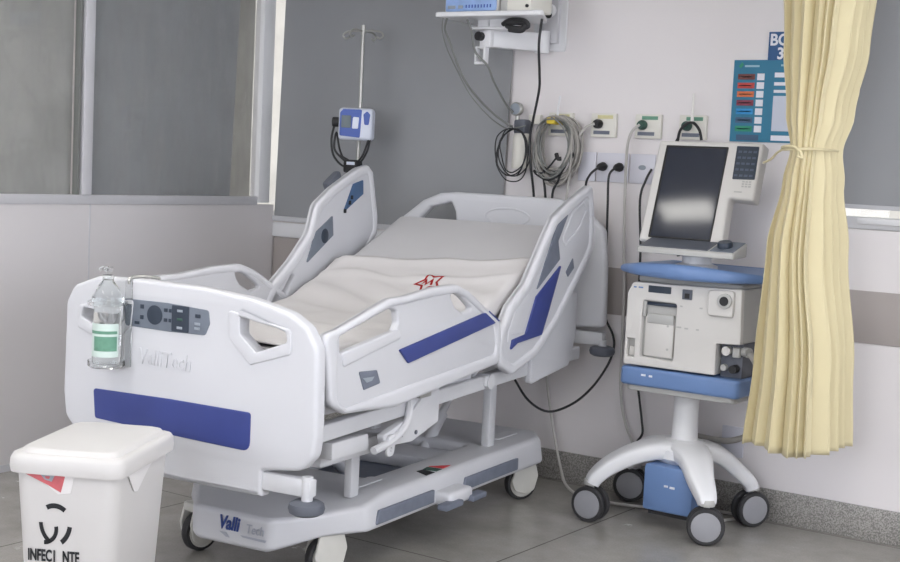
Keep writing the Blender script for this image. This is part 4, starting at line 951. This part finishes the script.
# ------------------------------------------------------------------ monitor shelf on its wall arm
ms = thing('monitor_bracket', 'white wall bracket arm with a tray holding the patient monitor', 'wall bracket', (1.69, 0, 2.1))
def mx_(x): return x - 1.69
obj('wall_plate', panel(fillet(rect(-.11, .066, -.108, .24), .012), Pxz(-.006), .012, .004), M_white2, ms)
obj('wall_column', box(BM(), -.062, .032, -.035, -.008, -.072, .24, .004), M_alu, ms)
obj('arm_joint', cyl(BM(), (-.03, -.06, -.12), (-.03, -.06, -.02), .034), M_white2, ms)
A_ = Matrix.Translation((-.03, -.06, 0)) @ Matrix.Rotation(math.radians(-121), 4, 'Z')
ar = obj('arm', box(BM(), 0, .28, -.028, .028, -.114, -.030, .006, mtx=A_), M_white2, ms)
e_ = A_ @ Vector((.275, 0, 0))
obj('tilt_block', box(BM(), e_.x - .03, e_.x + .03, e_.y - .03, e_.y + .03, -.116, -.02, .006), M_white2, ms)
obj('tilt_knob', cyl(BM(), (e_.x - .02, e_.y - .026, -.068), (e_.x - .022, e_.y - .055, -.068), .020), M_black, ms)
bm = BM(); box(bm, e_.x - .050, e_.x - .042, e_.y - .035, e_.y, -.185, -.115, .002); box(bm, e_.x - .050, e_.x + .004, e_.y - .035, e_.y, -.193, -.180, .002); box(bm, e_.x - .004, e_.x + .006, e_.y - .035, e_.y, -.190, -.10, .002); box(bm, e_.x - .050, e_.x, e_.y - .03, e_.y, -.122, -.112, .002); obj('cable_hook', bm, M_white2, ms)
kb = obj('plate_knob', lathe(BM(), [(0, 0), (.024, .002), (.030, .015), (.026, .032), (.012, .042), (0, .044)], (.0, -.035, .075), (0, -1, 0)), M_white2, ms)
obj('knob_insert', lathe(BM(), [(0, 0), (.016, 0), (.016, .006), (0, .008)], (.004, -.070, .055), (0, -1, -.4)), M_black, kb)
ty0, ty1 = -.50, -.16
tray = obj('tray', panel(fillet([(mx_(1.355), ty0), (mx_(1.905), ty0 + .03), (mx_(1.74), ty1), (mx_(1.36), ty1)], .02), Pxy(.014), .022, .006), M_white2, ms)
bm = BM(); box(bm, e_.x - .06, e_.x + .16, e_.y - .07, e_.y + .03, -.040, -.028, .003); box(bm, e_.x + .04, e_.x + .14, e_.y - .06, e_.y + .03, -.03, .006, .003); box(bm, e_.x - .03, e_.x + .03, e_.y - .05, e_.y + .03, -.03, .006, .003); obj('tray_support', bm, M_white2, ms)
mo = thing('patient_monitor', 'pale blue fronted patient monitor standing on the wall bracket tray', 'patient monitor', (1.515, -.35, 2.1255))
obj('monitor_case', box(BM(), -.14, .15, -.10, .10, 0, .26, .012), M_ventw, mo)
ff = obj('front_face', panel(fillet(rect(-.13, .14, .004, .25), .01), Pxz(-.102), .008, .003), M_monblue, mo)
obj('screen', panel(rect(-.115, .125, .075, .235), Pxz(-.1065), .004, .001), M_screen, ff)
bm = BM()
for k in range(9): panel(rect(-.02 + k * .016, -.02 + k * .016 + .006, .018, .032), Pxz(-.1065), .003, .0005, bm=bm)
obj('front_keys', bm, M_pumpblue, ff)
bm = BM(); panel(rect(-.115, -.075, .016, .030), Pxz(-.1065), .003, .0005, bm=bm); panel(rect(-.06, -.035, .016, .030), Pxz(-.1065), .003, .0005, bm=bm); obj('front_keys', bm, M_keyl, ff)
mb = thing('monitor_module', 'small beige module standing beside the patient monitor on the tray', 'monitor module', (1.755, -.36, 2.1255))
obj('module_case', box(BM(), -.075, .075, -.09, .09, 0, .20, .008), M_gasplate, mb)
obj('module_divider', box(BM(), -.077, -.045, -.094, -.088, .0, .20, .002), M_vents, mb)
obj('module_socket', cyl(BM(), (.058, -.088, .02), (.058, -.098, .02), .007, n=12), M_black, mb)
# black adapter bundle slung under the tray
ba = tag(obj('adapter_lead', tube(BM(), [(1.66, -.40, 2.075), (1.70, -.41, 2.09), (1.77, -.41, 2.088), (1.79, -.40, 2.065), (1.75, -.41, 2.055), (1.69, -.41, 2.065), (1.70, -.405, 2.08), (1.77, -.40, 2.075), (1.765, -.41, 2.045), (1.70, -.41, 2.05)], .011, n=8), M_black), 'bundle of black adapter lead slung under the monitor tray', 'cable')
cable('monitor_lead', [(1.385, -.44, 2.10), (1.362, -.42, 2.06), (1.374, -.40, 2.01), (1.42, -.35, 1.857), (1.446, -.25, 1.76), (1.479, -.15, 1.689), (1.526, -.10, 1.646), (1.545, -.10, 1.64)], .0055, M_cablegrey, 'long grey lead curving from the left end of the tray to the regulator')
cable('monitor_lead', [(1.385, -.47, 2.10), (1.362, -.44, 2.05), (1.36, -.40, 1.98), (1.377, -.35, 1.90), (1.421, -.28, 1.775), (1.484, -.2, 1.676), (1.517, -.12, 1.632), (1.555, -.115, 1.630), (1.619, -.10, 1.645)], .003, M_cablegrey, 'thin pale lead hanging lowest between tray and regulator')
cable('monitor_lead', [(1.467, -.40, 2.10), (1.49, -.395, 2.05), (e_.x + 1.69 - .025, -.36, 1.96), (1.546, -.335, 1.90), (1.544, -.28, 1.841), (1.531, -.15, 1.745), (1.545, -.10, 1.705)], .0055, M_cablegrey, 'grey lead passing through the hook under the bracket arm')
cable('black_cable', [(1.835, -.36, 2.10), (1.826, -.36, 1.99), (1.80, -.30, 1.87), (1.772, -.25, 1.799), (1.706, -.18, 1.668), (1.681, -.16, 1.579), (1.687, -.15, 1.465), (1.689, -.11, 1.318), (1.685, -.07, 1.1), (1.68, -.05, .9)], .006, M_cableblack, 'thick black cable falling from the right end of the monitor tray')

# ------------------------------------------------------------------ wall signs
sg = thing('wall_sign', 'teal ward board with coloured rows and a pale panel, half behind the curtain', 'sign', (2.588, 0, 1.605))
obj('sign_board', box(BM(), 0, .42, -.006, 0, 0, .345, .001), M_teal, sg, smooth=0)
def spr(x0, x1, z0, z1, m, name): return obj(name, box(BM(), x0, x1, -.0075, -.0055, z0, z1), m, sg, smooth=0)
rows_ = [M_sbrown, M_sred, M_sorange, M_swine, M_ssky, M_sslate, M_sgreen]
for k, m in enumerate(rows_):
    z = .262 - k * .0365
    spr(.022, .098, z, z + .024, m, 'colour_row'); spr(.108, .140, z - .002, z + .026, M_signwhite, 'tick_box')
    spr(.032, .085, z + .010, z + .014, M_signpale, 'row_print')
for z0, z1 in ((.272, .292), (.238, .252), (.208, .220)): spr(.185, .41, z0, z1, M_signwhite, 'write_line')
spr(.185, .41, .048, .195, M_signgrey, 'write_panel'); spr(.185, .28, .008, .030, M_signwhite, 'write_line'); spr(.29, .41, .008, .030, M_signwhite, 'write_line')
spr(.03, .13, .006, .03, M_sslate, 'colour_row')
spr(.050, .115, .315, .323, M_signpale, 'heading_print'); spr(.21, .40, .318, .326, M_signpale, 'heading_print'); spr(.30, .40, .303, .309, M_signpale, 'heading_print')
obj('heading_mark', panel([(.022, .318), (.032, .31), (.045, .325), (.036, .336)], Pxz(-.0065), .002, .0004), M_sgreen, sg)
nb = thing('number_sign', 'small blue bay number sign mounted above the teal ward board', 'sign', (2.737, 0, 1.948))
obj('sign_board', box(BM(), 0, .20, -.008, 0, 0, .118, .001), M_signblue, nb, smooth=0)
text('lettering', 'BOX', .066, M_signwhite, nb, M3((.006, -.009, .063), (1, 0, 0), (0, 0, 1)), .0006, bold=.0018, sx=.95)
text('lettering', '3', .066, M_signwhite, nb, M3((.040, -.009, .006), (1, 0, 0), (0, 0, 1)), .0006, bold=.0018, sx=.95)

# ------------------------------------------------------------------ daylight, camera, output
w = bpy.data.worlds.new('daylight'); bpy.context.scene.world = w; w.use_nodes = True
bg = w.node_tree.nodes['Background']; bg.inputs[0].default_value = (1.0, .97, .92, 1); bg.inputs[1].default_value = 1.1
cam = bpy.data.cameras.new('camera'); co_ = bpy.data.objects.new('camera', cam); C.objects.link(co_)
yw, pt, rl = .604195607, .0854208495, .0472592037
fwd = Vector((-math.sin(yw) * math.cos(pt), math.cos(yw) * math.cos(pt), -math.sin(pt)))
right = Vector((math.cos(yw), math.sin(yw), 0)); up = right.cross(fwd)
r2 = right * math.cos(rl) + up * math.sin(rl); u2 = up * math.cos(rl) - right * math.sin(rl)
co_.matrix_world = Matrix(((r2.x, u2.x, -fwd.x, 4.96), (r2.y, u2.y, -fwd.y, -5.497), (r2.z, u2.z, -fwd.z, 1.45), (0, 0, 0, 1)))
cam.sensor_width = 36; cam.lens = 36 * 1360.45 / 900; cam.clip_start = .05
bpy.context.scene.camera = co_
vs = bpy.context.scene.view_settings
vs.view_transform = 'Standard'; vs.look = 'None'; vs.gamma = 1; vs.exposure = -0.06; vs.use_curve_mapping = False
